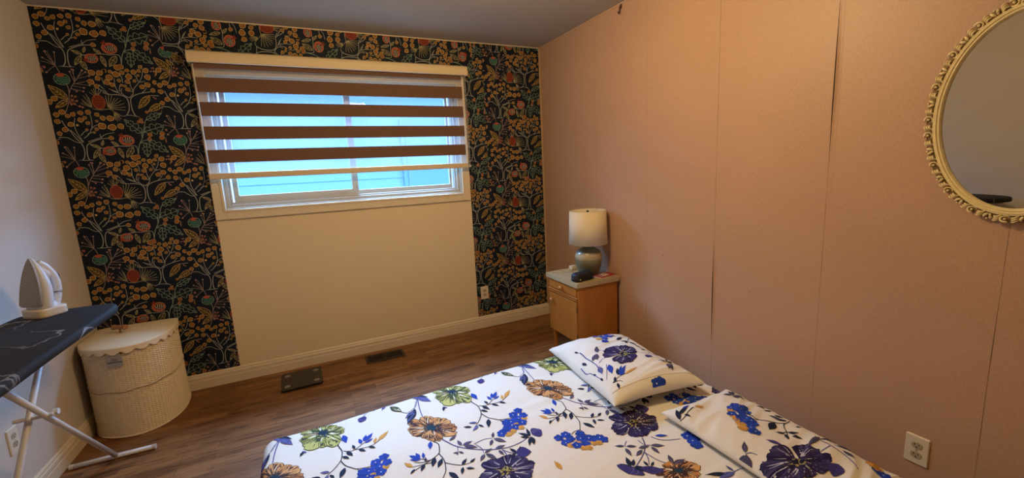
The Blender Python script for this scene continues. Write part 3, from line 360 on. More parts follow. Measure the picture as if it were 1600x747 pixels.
# ---- flower and leaf print on the bedding
FC = {'b': (.018, .060, .42), 'o': (.62, .33, .07), 'n': (.014, .022, .055), 'P': (.085, .095, .28), 'g': (.07, .065, .125), 'p': (.05, .042, .20), 'V': (.05, .06, .03), 'w': (.55, .56, .36)}
FL = {'O': dict(fill=(.58, .27, .08), alt=(.66, .36, .14), dark=(.06, .03, .03), lite=(.82, .72, .55), cen=(.012, .04, .075), nd=7),
      'Y': dict(fill=(.42, .42, .09), alt=(.52, .52, .16), dark=(.05, .07, .03), lite=(.78, .78, .62), cen=(.012, .035, .07), nd=7),
      'U': dict(fill=(.020, .013, .062), alt=(.032, .024, .095), dark=(.015, .01, .04), lite=(.55, .54, .62), cen=(.36, .33, .10), nd=6)}
def flower(P, kind, rot, pts):
    k = FL[kind]; Cc, Lp, Rp, Tp, Bp = pts; rnd = random.Random(int(abs(Cc[0]) * 1e4) + ord(kind))
    def mp(p, q):
        a = (Rp if p > 0 else Lp); b = (Tp if q > 0 else Bp); p_, q_ = abs(p), abs(q)
        return (Cc[0] + (a[0] - Cc[0]) * p_ + (b[0] - Cc[0]) * q_, Cc[1] + (a[1] - Cc[1]) * p_ + (b[1] - Cc[1]) * q_)
    pol = lambda r, a: mp(r * math.cos(a), r * math.sin(a))
    n = 10; ang = [rot + 2 * PI * i / n + rnd.uniform(-.14, .14) for i in range(n)]
    for order, i in enumerate([0, 2, 4, 6, 8, 1, 3, 5, 7, 9]):
        a0 = ang[i]; hw = rnd.uniform(.34, .46); rl = rnd.uniform(.80, 1.04); sw = rnd.uniform(-.16, .16); m = 12
        edge = [rl * (1 - .20 * abs(-1 + j / (m / 2)) ** 2.6 + rnd.uniform(-.055, .035)) for j in range(m + 1)]
        def aa_(x, t): return a0 + x * hw * (.42 + .58 * math.sin(PI / 2 * min(1, t * 1.25))) + sw * t * t
        for lay, sc_, col in ((1, 1.0, k['dark']), (2, .975, k['alt'] if i % 2 else k['fill'])):
            rows = [[pol((.08 + (edge[j] - .08) * r / 6) * (sc_ if r == 6 else 1), aa_((-1 + j / (m / 2)) * (1.06 if lay == 1 else .99), r / 6)) for j in range(m + 1)] for r in range(7)]
            P.grid(rows, col, lay + order * .5)
        top = 2 + order * .5 + .25
        if kind == 'U':
            for j in range(3):      # mid-tone sheen then pale feathered streaks
                x = rnd.uniform(-.8, .8); r0 = rnd.uniform(.35, .6); r1 = rl * .93
                P.stroke([pol(r1, aa_(x, 1)), pol((r0 + r1) / 2, aa_(x * .9, .7)), pol(r0, aa_(x * .8, .4))],   .012, (.06, .05, .15), top, .9, 3)
            for j in range(rnd.choice((2, 3))):
                x = rnd.uniform(-.9, .9); r0 = rnd.uniform(.2, .5); r1 = rl * rnd.uniform(.7, .93)
                P.stroke([pol(r0, aa_(x * .8, .3)), pol((r0 + r1) / 2, aa_(x, .65) + .03), pol(r1, aa_(x, 1))], rnd.uniform(.003, .0065), k['lite'], top + .12, .85, 3)
        else:
            if i % 3 != 1:
                x = rnd.uniform(-.5, .5); P.stroke([pol(.28, aa_(x, .2)), pol(.5, aa_(x, .55)), pol(rl * .78, aa_(x, .85))], .015, k['lite'], top, .9, 3)
            for j in range(10):
                x = -.92 + 1.84 * j / 9 + rnd.uniform(-.06, .06); outer = rnd.random() < .55
                if outer: r0, r1 = rl * rnd.uniform(.90, .97) * (1 - .2 * abs(x) ** 2.6), rl * rnd.uniform(.45, .68)
                else: r0, r1 = rnd.uniform(.14, .24), rl * rnd.uniform(.5, .85)
                t0, t1 = r0 / rl, r1 / rl
                P.stroke([pol(r0, aa_(x, t0)), pol((r0 + r1) / 2, aa_(x, (t0 + t1) / 2) + rnd.uniform(-.03, .03)), pol(r1, aa_(x, t1))], rnd.uniform(.006, .012), k['dark'], top + .12, .85, 3)
    T = 8
    P.grid([[mp(0, 0)] * 17, [pol(.17 + .045 * math.sin(j % 16 * 2.7 + rot), 2 * PI * j / 16) for j in range(17)]], k['dark'] if kind == 'U' else k['cen'], T)
    for j in range(26):
        a = rnd.uniform(0, 2 * PI); r = rnd.uniform(.02, .22)
        if kind == 'U': P.disc(pol(r, a), .0046, k['cen'], T + .4, 6, .1)
        else: P.stroke([pol(.1, a), pol(.16 + r * .5, a)], .004, (.015, .05, .09) if j % 2 else k['cen'], T + .4, .3)
def fabric_ops(ops):
    P = Print()
    for kind, col, w, pts in ops:
        p = [(a / 1000, b / 1000) for a, b in pts]
        if kind == 'l': P.stroke(p, w / 1000 * 1.45, FC[col], 1, .3)
        elif kind == 'f':
            A, B = p; d = math.dist(A, B); ww = min(w / 1000 * 1.2, d * .36); P.leaf(A, B, ww, FC[col], 9, sharp=1)
            if ww > .016 and col in 'gPp': P.stroke([A, B], .002, tuple(x * 2.2 + .05 for x in FC[col]), 9.5, .5)
        elif kind == 'F': flower(P, col, w, p)
        elif kind == 'c':
            for i, c in enumerate(p):
                r = w / 1000; base = FC[col]
                for q in range(5):
                    a = q * 1.2566 + i; P.disc((c[0] + r * .55 * math.cos(a), c[1] + r * .55 * math.sin(a)), r * .5, tuple(x * (.8 + .1 * ((q + i) % 4)) for x in base), 9 + (i % 3) * .3 + .1 * (q % 2), 7, .05)
                if col == 'b' and i % 2: P.disc(c, r * .14, (.7, .72, .8), 10.4, 6, .1)
        elif kind == 'B':
            A, B = p; ww = w / 1000; P.leaf(A, B, ww, FC[col], 8, .3, segs=8)
            dx, dy = B[0] - A[0], B[1] - A[1]; d = math.hypot(dx, dy); nx, ny = -dy / d, dx / d
            for kx in (-.28, -.1, .1, .28):
                q = lambda t, s_: (A[0] + dx * t + nx * ww * s_, A[1] + dy * t + ny * ww * s_)
                P.stroke([q(.18, kx * .7), q(.5, kx), q(.92, kx * .55)], .003, (.2, .19, .42) if kx > 0 else (.02, .02, .06), 8.5, .5, 3)
    return P

# ------------------------------------------------------------------ room shell
W, H, YB, T = 3.279, 2.44, -4.15, .14
OX0, OX1, OZ0, OZ1 = -2.505, -.800, 1.222, 2.10           # window opening
bm = bmesh.new(); box(bm, -W - T, T, YB - T, T, -.12, 0); struct(mesh_obj('floor', bm, M['floor']))
bm = bmesh.new(); box(bm, -W - T, T, YB - T, T, H, H + .1); struct(mesh_obj('ceiling', bm, M['ceil']))
bm = bmesh.new(); box(bm, -W - T, -W, YB, 0, 0, H); struct(mesh_obj('wall_left', bm, M['leftp']))
bm = bmesh.new(); box(bm, -W - T, T, YB - T, YB, 0, H); struct(mesh_obj('wall_back', bm, M['paint']))
bm = bmesh.new()
box(bm, -W - T, OX0, 0, T, 0, H); box(bm, OX1, T, 0, T, 0, H); box(bm, OX0, OX1, 0, T, 0, OZ0); box(bm, OX0, OX1, 0, T, OZ1, H)
wf = struct(mesh_obj('wall_far', bm, M['paint']))
bm = bmesh.new(); box(bm, 0, T, YB, 0, 0, H)
wr = mesh_obj('wall_right', bm, [M['cloth'], M['slit']]); struct(wr)
# seams between the strips of wall covering: hairlines, and two places where the edges have peeled apart
bm = bmesh.new(); bm2 = bmesh.new()
seams = [.79, 1.325, 1.85, 2.40, 2.94, 3.48]
for si, s in enumerate(seams):
    z = 0.02; pts = []
    while z < H - .01:
        wd = .00045 + .0005 * noise.noise(Vector((s * 9, z * 6, 1)))
        if si < 2: wd *= .75
        if si == 2 and .36 < z < .97: wd += .0058 * math.sin(PI * (z - .36) / .61) ** .7
        if si == 3 and 1.25 < z < 2.10: wd += .0036 * math.sin(PI * (z - 1.25) / .85) ** 2
        pts.append((z, max(.0002, wd), s + .0015 * noise.noise(Vector((s, z * 2, 5))))); z += .02
    a = [bm.verts.new((-.0004, -yy - wd, zz)) for zz, wd, yy in pts]; b = [bm.verts.new((-.0004, -yy + wd, zz)) for zz, wd, yy in pts]
    for i in range(len(pts) - 1): bm.faces.new((a[i], a[i + 1], b[i + 1], b[i]))
    if si in (2, 3):     # the lifted lip beside the gap
        zs = [p for p in pts if (.34 < p[0] < .99 if si == 2 else 1.2 < p[0] < 2.34)]
        rows = []
        for k in range(5):
            rows.append([bm2.verts.new((-.0006 - .007 * (1 - k / 4) ** 2 * min(1, wd / .005), -yy - wd - .018 * k / 4, zz)) for zz, wd, yy in zs])
        for r0, r1 in zip(rows, rows[1:]):
            for i in range(len(zs) - 1): bm2.faces.new((r0[i], r0[i + 1], r1[i + 1], r1[i]))
mesh_obj('seam_gap', bm, M['slit'], wr)
for (yy, zz, rr) in ((-1.475, .815, .007), (-1.52, .70, .004), (-2.07, .72, .004), (-1.60, 1.13, .0035)):
    bm = bmesh.new(); bm.faces.new([bm.verts.new((-.0005, yy + rr * math.cos(a * .785) * (.7 + .3 * math.sin(a * 2.1)), zz + rr * math.sin(a * .785) * (.7 + .3 * math.cos(a * 1.7)))) for a in range(8)]); mesh_obj('scuff_mark', bm, M['scuff'], wr)
o = mesh_obj('peeling_edge', bm2, M['cloth'], wr, smooth=True)
# trims
def skirting(name, p0, p1, nrm):
    prof = [(.0, 0), (.014, 0), (.014, .058), (.0115, .062), (.0125, .070), (.012, .084), (.0075, .092), (.0085, .098), (.0035, .106), (0, .108)]
    bm = bmesh.new(); a = []; b = []
    for d, z in prof:
        a.append(bm.verts.new((p0[0] + nrm[0] * d, p0[1] + nrm[1] * d, z))); b.append(bm.verts.new((p1[0] + nrm[0] * d, p1[1] + nrm[1] * d, z)))
    for i in range(len(prof) - 1): bm.faces.new((a[i], b[i], b[i + 1], a[i + 1]))
    bm.faces.new(a[::-1]); bm.faces.new(b)
    return struct(mesh_obj(name, bm, M['trimw']))
skirting('baseboard_far', (-W, -.0005), (-.0005, -.0005), (0, -1))
skirting('baseboard_left', (-W + .0005, -.015), (-W + .0005, YB), (1, 0))
bm = bmesh.new(); box(bm, -.014, -.0006, -.012, -.0006, .1, H - .001); struct(mesh_obj('trim_1', bm, mat('tan corner bead', (.50, .33, .18), .5), bevel=.003))
bm = bmesh.new(); box(bm, -.007, -.0006, YB, -.013, H - .008, H - .0006); struct(mesh_obj('trim_2', bm, mat('pale ceiling bead', (.62, .42, .26), .5)))
bm = bmesh.new(); box(bm, -W + .001, -.015, -.006, -.0006, H - .007, H - .0006); struct(mesh_obj('trim_3', bm, M['trimw']))

# ---- wallpaper
cell = wp_cell(); WPZ = .5365
allp = Print()
def lay(rects, org, rot=0, ks=(0,), js=range(-1, 6), px=.527):
    for (x0, x1, z0, z1) in rects:
        P = Print()
        for k in ks:
            for j in js:
                if rot: P.add(cell, lambda a, b: (org[0] + b - j * WPZ, org[1] - a + k * px))
                else: P.add(cell, lambda a, b: (org[0] + a + k * px, org[1] + b - j * WPZ))
        P.clip(x0, x1, z0, z1); allp.add(P)
ZB, ZT = .1, H - .001; XS = -W + .001
lay([(XS, -2.757, ZB, ZT)], (-3.166, 2.117), ks=(-1, 0), js=range(-1, 5))
lay([(-2.757, -2.562, ZB, 2.232), (-2.757, -2.69, 2.232, ZT)], (-2.655, 1.763), ks=(-1, 0), js=range(-2, 5))
lay([(-2.69, -.64, 2.15, ZT)], (-1.91, 2.532), rot=1, ks=(0, 1), js=range(-4, 3))
lay([(-.728, -.552, ZB, 2.19), (-.64, -.552, 2.19, ZT)], (-.941, 2.294), ks=(0, 1), js=range(-1, 6))
lay([(-.552, -.0145, ZB, ZT)], (-.42, 1.84), ks=(-1, 0), js=range(-2, 5))
bv, bf = [], []
for x0, x1, z0, z1 in ((XS, -2.562, ZB, ZT), (-2.562, -.728, 2.15, ZT), (-.728, -.0145, ZB, ZT)):
    b = len(bv); bv += [(x0, -.0010, z0), (x1, -.0010, z0), (x1, -.0010, z1), (x0, -.0010, z1)]; bf.append((b, b + 1, b + 2, b + 3))
M['wp'] = mat_attr('printed wallpaper', .62)
pattern_mesh('wallpaper', lambda u, v, l: (u, -.0011 - .00012 * l, v), allp, M['wp'], wf, (bv, bf, WC['bg']))

# ---- window
def ring(bm, x0, x1, z0, z1, w_, y0, y1, wb=None, wt=None):
    wb = w_ if wb is None else wb; wt = w_ if wt is None else wt
    box(bm, x0, x0 + w_, y0, y1, z0, z1); box(bm, x1 - w_, x1, y0, y1, z0, z1)
    box(bm, x0 + w_, x1 - w_, y0, y1, z0, z0 + wb); box(bm, x0 + w_, x1 - w_, y0, y1, z1 - wt, z1)
win = bpy.data.objects.new('window_1', None); C.objects.link(win); struct(win)
bm = bmesh.new(); ring(bm, -2.562, -.735, 1.158, 2.165, .066, -.020, 0); ring(bm, -2.513, -.785, 1.207, 2.116, .017, -.026, -.0195)
mesh_obj('window_casing', bm, M['trimw'], win, bevel=.003)
bm = bmesh.new(); ring(bm, OX0, OX1, OZ0, OZ1, .012, -.004, .05); ring(bm, OX0 + .012, OX1 - .012, OZ0 + .012, OZ1 - .012, .022, .02, .13); ring(bm, OX0 + .034, OX1 - .034, OZ0 + .034, OZ1 - .034, .013, .045, .13)
mesh_obj('window_frame', bm, M['vinyl'], win, bevel=.0025)
def sash(x0, x1, z0, z1, y0, wl, wr_, wb, wt, nm='sash'):
    bm = bmesh.new(); y1 = y0 + .026
    box(bm, x0, x0 + wl, y0, y1, z0, z1); box(bm, x1 - wr_, x1, y0, y1, z0, z1); box(bm, x0 + wl, x1 - wr_, y0, y1, z0, z0 + wb); box(bm, x0 + wl, x1 - wr_, y0, y1, z1 - wt, z1)
    s = mesh_obj(nm, bm, M['vinyl'], win, bevel=.002)
    bm = bmesh.new(); box(bm, x0 + wl - .004, x1 - wr_ + .004, y0 + .010, y0 + .014, z0 + wb - .004, z1 - wt + .004); mesh_obj('glass_pane', bm, M['glass'], s)
    return s
s1 = sash(-2.446, -1.622, 1.268, 2.055, .052, .030, .045, .044, .05)
s2 = sash(-1.668, -.858, 1.268, 2.055, .084, .045, .020, .034, .05)
bm = bmesh.new(); box(bm, -1.80, -1.70, .0508, .0525, 1.282, 1.296); 
tube(bm, [(-1.632, .052, 1.34), (-1.632, .044, 1.335), (-1.632, .044, 1.31)], .005, 8); mesh_obj('sash_latch', bm, mat('grey latch', (.45, .43, .4), .4), s1)

# ---- zebra blind
bl = thing('roller_blind', 'brown and sheer striped roller blind drawn most of the way down the window', 'blind', (-1.66, -.05, 2.231))
def rel(bm, p): bmesh.ops.translate(bm, vec=-Vector(p), verts=bm.verts)
def child(name, bm, m, parent, **k):
    rel(bm, parent.location if parent.parent is None else parent.parent.location); return mesh_obj(name, bm, m, parent, **k)
bm = bmesh.new(); prof = [(-.001, 2.231), (-.080, 2.231), (-.095, 2.222), (-.101, 2.205), (-.103, 2.180), (-.098, 2.160), (-.090, 2.156), (-.086, 2.158), (-.088, 2.215), (-.001, 2.222)]
a = [bm.verts.new((-2.567, y, z)) for y, z in prof]; b = [bm.verts.new((-.726, y, z)) for y, z in prof]
for i in range(len(prof)): j = (i + 1) % len(prof); bm.faces.new((a[i], a[j], b[j], b[i]))
bm.faces.new(a[::-1]); bm.faces.new(b)
box(bm, -2.567, -2.562, -.088, -.001, 2.157, 2.222); box(bm, -.731, -.726, -.088, -.001, 2.157, 2.222)
child('valance', bm, mat('cream blind cassette', (.72, .58, .36), .28), bl)
bm = bmesh.new(); zs = [2.20, 2.128, 2.072, 1.982, 1.921, 1.834, 1.769, 1.685, 1.620, 1.536, 1.470]; FX0, FX1 = -2.541, -.772
for i in range(len(zs) - 1):
    if i % 2 == 0: box(bm, FX0, FX1, -.0722, -.0708, zs[i + 1], zs[i], 0)
    else: box(bm, FX0, FX1, -.0718, -.0712, zs[i + 1], zs[i], 1)
child('banded_fabric', bm, [M['band'], M['sheer']], bl)
bm = bmesh.new(); prof = rrect(-.083, -.061, 1.430, 1.4700, .006, 3)
a = [bm.verts.new((-2.549, y, z)) for y, z in prof]; b = [bm.verts.new((-.763, y, z)) for y, z in prof]
for i in range(len(prof)): j = (i + 1) % len(prof); bm.faces.new((a[i], a[j], b[j], b[i]))
bm.faces.new(a[::-1]); bm.faces.new(b)
rail = child('bottom_rail', bm, mat('beige rail', (.62, .50, .33), .35), bl)
M['cap'] = mat('grey cap', (.35, .34, .33), .4)
for xa, xb in ((-2.551, -2.5475), (-.7645, -.757)):
    bm = bmesh.new(); box(bm, xa, xb, -.084, -.060, 1.429, 1.4715); child('rail_end_cap', bm, M['cap'], rail)
bm = bmesh.new()
for xx in (-.752, -.741):
    z = 2.16
    while z > 1.45: bmesh.ops.create_icosphere(bm, subdivisions=1, radius=.0024, matrix=Matrix.Translation((xx, -.07, z))); z -= .0065
    tube(bm, [(xx, -.07, 2.165), (xx, -.07, 1.45)], .0009, 5)
box(bm, -.756, -.737, -.078, -.062, 1.436, 1.452)
child('bead_chain', bm, mat('pale chain', (.6, .56, .48), .4), bl)
for xa in (-2.5455, -.7665):
    bm = bmesh.new(); tube(bm, [(xa, -.066, 2.156), (xa, -.066, 1.47)], .0026, 8); child('edge_guide', bm, M['trimw'], bl)

# ---- neighbour's house outside
nb = thing('neighbouring_house', 'pale sided wall of the house next door seen through the window', 'house', (-1.6, 3.2, -.6))
bm = bmesh.new(); z = -.6
while z < 3.3:
    v = [bm.verts.new(p) for p in ((-7, 3.2, z), (4, 3.2, z), (4, 3.212, z + .15), (-7, 3.212, z + .15))]; bm.faces.new(v)
    v2 = [bm.verts.new(p) for p in ((-7, 3.212, z + .15), (4, 3.212, z + .15), (4, 3.2, z + .15), (-7, 3.2, z + .15))]; bm.faces.new(v2); z += .15
box(bm, -7, 4, 3.213, 3.5, -.6, 3.3)
child('siding', bm, mat('pale blue siding', (.17, .255, .40), .6), nb)
bm = bmesh.new(); box(bm, -.62, .5, 3.17, 3.21, 1.0, 2.2); box(bm, -.55, .43, 3.16, 3.175, 1.07, 2.13)
child('shutter', bm, mat('blue grey shutter', (.13, .20, .33), .6), nb)

# ------------------------------------------------------------------ outlets
def outlet(name, label, loc, rz):
    t = thing(name, label, 'outlet', loc, rz, None)
    bm = bmesh.new(); stack(bm, [(x, y) for x, y in rrect(-.036, .036, -.058, .058, .004, 2)], [(0, .0), (0, .003), (.003, .006)])
    bmesh.ops.rotate(bm, matrix=Matrix.Rotation(PI / 2, 3, 'X'), verts=bm.verts); mesh_obj('plate', bm, M['plate'], t)
    for dz in (-.0195, .0195):
        out = []
        for i in range(24):
            a = 2 * PI * i / 24; out.append((.0165 * max(-1, min(1, 1.15 * math.cos(a))), .0135 * math.sin(a)))
        bm = bmesh.new(); stack(bm, out, [(0, .005), (0, .0072), (.001, .0078)]); bmesh.ops.rotate(bm, matrix=Matrix.Rotation(PI / 2, 3, 'X'), verts=bm.verts)
        bmesh.ops.translate(bm, vec=(0, 0, dz), verts=bm.verts)
        r_ = mesh_obj('receptacle', bm, M['recept'], t)
        bm = bmesh.new(); box(bm, -.0078, -.0054, -.0082, -.006, dz - .0005, dz + .0078); box(bm, .0054, .0078, -.0082, -.006, dz + .0005, dz + .0072)
        tube(bm, [(0, -.0082, dz - .0068), (0, -.006, dz - .0068)], .0027, 10); mesh_obj('slot', bm, M['dark'], r_)
    bm = bmesh.new(); tube(bm, [(0, -.0075, 0), (0, -.005, 0)], .0028, 10); mesh_obj('screw', bm, M['steel'], t)
    return t
outlet('wall_outlet', 'ivory duplex outlet low on the pink wall beside the bed', (-.0005, -2.783, .270), -PI / 2)
outlet('wall_outlet', 'ivory duplex outlet on the dark floral wallpaper above the baseboard', (-.657, -.0025, .322), 0)
outlet('wall_outlet', 'ivory duplex outlet on the cream wall behind the ironing board legs', (-W + .0005, -.957, .340), PI / 2)
bm = bmesh.new(); tube(bm, bezier([(-.001, -1.087, 2.418), (-.012, -1.087, 2.413), (-.014, -1.087, 2.392), (-.017, -1.089, 2.374), (-.028, -1.094, 2.372), (-.034, -1.097, 2.382)], 4), .0042, 8)
box(bm, -.004, -.0005, -1.096, -1.078, 2.405, 2.432); rel(bm, (0, -1.087, 2.40))
tag(mesh_obj('wall_hook', bm, mat('brown metal hook', (.10, .05, .035), .4), loc=(0, -1.087, 2.40)), 'small brown metal hook at the top of the pink wall near the ceiling', 'hook')

# ------------------------------------------------------------------ mirror
mt = thing('wall_mirror', 'oval wall mirror in a carved antique cream and gold frame on the pink wall', 'mirror', (-.006, -2.945, 1.166))
MA, MB = .1905, .297
MZ = 1.504 - 1.166
def ell(t, o): # offset ellipse point in (y,z), outward
    nx, nz = math.cos(t) / MA, math.sin(t) / MB; d = math.hypot(nx, nz); return MA * math.cos(t) + nx / d * o, MZ + MB * math.sin(t) + nz / d * o
def sweep(bm, prof, n=160):
    rows = []
    for i in range(n):
        t = 2 * PI * i / n; rows.append([bm.verts.new((-h, *ell(t, o))) for o, h in prof])
    for i in range(n):
        a, b = rows[i], rows[(i + 1) % n]
        for j in range(len(prof) - 1): bm.faces.new((a[j], b[j], b[j + 1], a[j + 1]))
tilt = Matrix.Rotation(math.radians(-1.2), 4, 'Y')
def tl(bm): bmesh.ops.transform(bm, matrix=tilt, verts=bm.verts)
M['gilt'] = mat('antique cream gilding', (.86, .73, .43), .42, noise_amt=.18, nscale=60)
M['antique'] = mat('dark antiqued ground', (.22, .145, .06), .6, noise_amt=.3, nscale=80)
bm = bmesh.new(); prof = [(-.003, .011), (-.003, .014), (0, .016), (.0022, .0205), (.0045, .0215), (.0066, .020), (.0074, .017), (.0082, .020), (.0102, .0235), (.0125, .024), (.0142, .0225), (.0150, .019), (.0160, .022), (.0175, .0228), (.0190, .021), (.0198, .017)]
sweep(bm, prof); tl(bm); mesh_obj('inner_moulding', bm, M['gilt'], mt, smooth=True)
bm = bmesh.new(); sweep(bm, [(.0195, .0), (.0195, .015), (.026, .019), (.034, .018), (.040, .010), (.0405, .0)]); tl(bm)
fr_ = mesh_obj('frame_base', bm, M['antique'], mt, smooth=True)
bm = bmesh.new(); rnd = random.Random(3); per = 74
for i in range(per):
    t = 2 * PI * i / per; y, z = ell(t, 0); y2, z2 = ell(t, .01); nv = Vector((0, y2 - y, z2 - z)).normalized(); tv = Vector((0, -nv.z, nv.y)); k = i % 4
    P0 = lambda u, v, h: Vector((-h, y, z)) + nv * u + tv * v
    if k == 0:   # c-scroll
        pts = [P0(.030 + .009 * math.cos(a), .010 * math.sin(a) * 1.1, .022 + .004 * math.sin(a + 1)) for a in [x * .5 for x in range(-1, 9)]]
        tube(bm, pts, [.0034 - .0002 * j for j in range(len(pts))], 7)
        bmesh.ops.create_icosphere(bm, subdivisions=1, radius=.0042, matrix=Matrix.Translation(P0(.030, .001, .024)))
    elif k == 2:
        for s_ in (-1, 1):
            pts = [P0(.022 + .004 * j, s_ * (.002 + .0032 * j - .0004 * j * j), .021 + .0022 * math.sin(j)) for j in range(5)]
            tube(bm, pts, [.0022, .0038, .0044, .0034, .0014], 7)
        bmesh.ops.create_icosphere(bm, subdivisions=1, radius=.0036, matrix=Matrix.Translation(P0(.039, 0, .017)))
    else:
        for j in range(3):
            u = .0235 + .0062 * j; pts = [P0(u - .003, -.007, .017), P0(u + .001, -.002, .024), P0(u + .0035, .003, .023), P0(u + .004, .008, .016)]
            tube(bm, bezier(pts, 3), .0029 - .0003 * j, 6)
tl(bm); mesh_obj('carved_scrollwork', bm, M['gilt'], fr_, smooth=True)
bm = bmesh.new(); n = 120; ring_ = [bm.verts.new((-.0118, *ell(2 * PI * i / n, -.0005))) for i in range(n)]; ring2 = [bm.verts.new((-.006, *ell(2 * PI * i / n, -.0005))) for i in range(n)]
bm.faces.new(ring_); bm.faces.new(ring2[::-1])
for i in range(n): bm.faces.new((ring_[i], ring2[i], ring2[(i + 1) % n], ring_[(i + 1) % n]))
tl(bm); mesh_obj('mirror_glass', bm, mat('silvered glass', (.62, .62, .60), .015, metal=1), mt)

# ------------------------------------------------------------------ ironing board and iron
ib = thing('ironing_board', 'ironing board with black marble print cover on white tubular legs by the left wall', 'ironing board', (-3.045, -1.2, 0))
def marble_cloth():
    m = mat('black marble print cover', (.02, .022, .03), .75); nt = m.node_tree; L = nt.links; b = nt.nodes['Principled BSDF']
    tc = nt.nodes.new('ShaderNodeTexCoord'); n = nt.nodes.new('ShaderNodeTexNoise'); n.inputs['Scale'].default_value = 3.4; n.inputs['Detail'].default_value = 5; n.inputs['Roughness'].default_value = .45; n.inputs['Distortion'].default_value = .5
    mp = nt.nodes.new('ShaderNodeMapping'); mp.inputs['Scale'].default_value = (1, 1.2, 1); mp.inputs['Location'].default_value = (.3, .1, 0)
    L.new(tc.outputs['Object'], mp.inputs[0]); L.new(mp.outputs[0], n.inputs['Vector'])
    r = nt.nodes.new('ShaderNodeValToRGB'); e = r.color_ramp.elements; e[0].position = .489; e[0].color = (.009, .008, .007, 1); e[1].position = .5; e[1].color = (.26, .27, .30, 1)
    q = e.new(.511); q.color = (.009, .008, .007, 1); q = e.new(.60); q.color = (.016, .015, .014, 1); q = e.new(.0); q.color = (.006, .005, .004, 1)
    L.new(n.outputs['Fac'], r.inputs[0])
    n2 = nt.nodes.new('ShaderNodeTexNoise'); n2.inputs['Scale'].default_value = 3; L.new(tc.outputs['Object'], n2.inputs['Vector'])
    r2 = nt.nodes.new('ShaderNodeValToRGB'); r2.color_ramp.elements[0].position = .34; r2.color_ramp.elements[1].position = .5; L.new(n2.outputs['Fac'], r2.inputs[0])
    mx = nt.nodes.new('ShaderNodeMix'); mx.data_type = 'RGBA'; mx.inputs[6].default_value = (.009, .008, .007, 1); L.new(r2.outputs[0], mx.inputs[0]); L.new(r.outputs[0], mx.inputs[7]); L.new(mx.outputs[2], b.inputs['Base Color'])
    return m
ZT_, ZU = .862, .826
half = [(-.19, -.55), (-.185, -.30), (-.185, 0), (-.186, .20), (-.182, .30), (-.172, .345), (-.150, .372), (-.11, .385), (0, .389)]
half2 = [(-.188, -.62), (-.172, -.72), (-.142, -.80), (-.100, -.87), (-.052, -.915), (0, -.93)]
lft = [(0, -.93)] + half2[::-1][1:] + half
outl = [(x, y) for x, y in lft] + [(-x, y) for x, y in lft[::-1][1:-1]]
outl = bezier(outl + [outl[0]], 3)[:-1]; outl = outl[::-1]
ccw = sum(outl[i - 1][0] * outl[i][1] - outl[i][0] * outl[i - 1][1] for i in range(len(outl)))
if ccw < 0: outl = outl[::-1]
bm = bmesh.new(); stack(bm, outl, [(.035, ZU + .004), (.010, ZU), (.002, ZU + .004), (0, ZT_ - .018), (.002, ZT_ - .006), (.010, ZT_), (.022, ZT_ + .0008)])
bd = mesh_obj('cover', bm, marble_cloth(), ib, smooth=True)
M['wtube'] = mat('white enamelled tube', (.66, .64, .62), .28, coat=.3)
def leg(pts, foot):
    bm = bmesh.new(); tube(bm, [Vector(p) - ib.location for p in pts], .0115, 16); l_ = mesh_obj('leg', bm, M['wtube'], ib, smooth=True)
    bm = bmesh.new(); tube(bm, [Vector(p) - ib.location for p in foot], .0125, 16); f_ = mesh_obj('foot_bar', bm, M['wtube'], l_, smooth=True)
    for a, b in ((foot[0], foot[1]), (foot[1], foot[0])):
        bm = bmesh.new(); a = Vector(a); b = Vector(b); d = (a - b).normalized(); tube(bm, [a - ib.location - d * .012, a - ib.location + d * .005], .0138, 16)
        mesh_obj('foot_cap', bm, mat('pale rubber', (.55, .52, .47), .6), l_)
leg([(-3.055, -.695, .016), (-3.055, -1.05, .375), (-3.055, -1.50, .830)], [(-3.236, -.693, .0145), (-2.892, -.697, .0145)])
leg([(-3.105, -.905, .822), (-3.105, -1.165, .525), (-3.100, -1.62, .016)], [(-3.225, -1.62, .0145), (-2.955, -1.62, .0145)])
bm = bmesh.new(); tube(bm, [Vector(p) - ib.location for p in ((-3.150, -1.180, .508), (-3.03, -1.182, .510))], .008, 12)
tube(bm, [Vector(p) - ib.location for p in ((-3.035, -1.167, .512), (-3.020, -1.167, .512))], .012, 14); mesh_obj('pivot_rod', bm, M['wtube'], ib, smooth=False)
bm = bmesh.new(); stack(bm, [(x * .94, y * .97) for x, y in outl], [(.012, ZU - .010), (.012, ZU + .003)]); mesh_obj('deck', bm, mat('grey mesh deck', (.3, .3, .3), .5), ib)

ir = thing('steam_iron', 'white steam iron standing upright on the end of the ironing board', 'iron', (-3.115, -.920, ZT_ + .0015))
ir.rotation_euler = (0, 0, math.radians(-33))
# local frame: +Y away from the soleplate, X across, Z up towards the tip
def hw(u): # half width of the sole at height u
    t = max(0, min(1, (u - .045) / .215)); return .0565 * (1 - t ** 2.1) ** .8 if t < 1 else 0
def section_loft(bm, us, wf_, y0f, y1f, pw=2.4, n=20):
    rings = []
    for u in us:
        wv, ya, yb = wf_(u), y0f(u), y1f(u); r = []
        for i in range(n):
            a = 2 * PI * i / n; c, s = math.cos(a), math.sin(a)
            r.append(bm.verts.new((wv * math.copysign(abs(c) ** (2 / pw), c), (ya + yb) / 2 + (yb - ya) / 2 * math.copysign(abs(s) ** (2 / pw), s), u)))
        rings.append(r)
    for a, b in zip(rings, rings[1:]):
        for i in range(n): bm.faces.new((a[i], a[(i + 1) % n], b[(i + 1) % n], b[i]))
    bm.faces.new(rings[0][::-1]); bm.faces.new(rings[-1])
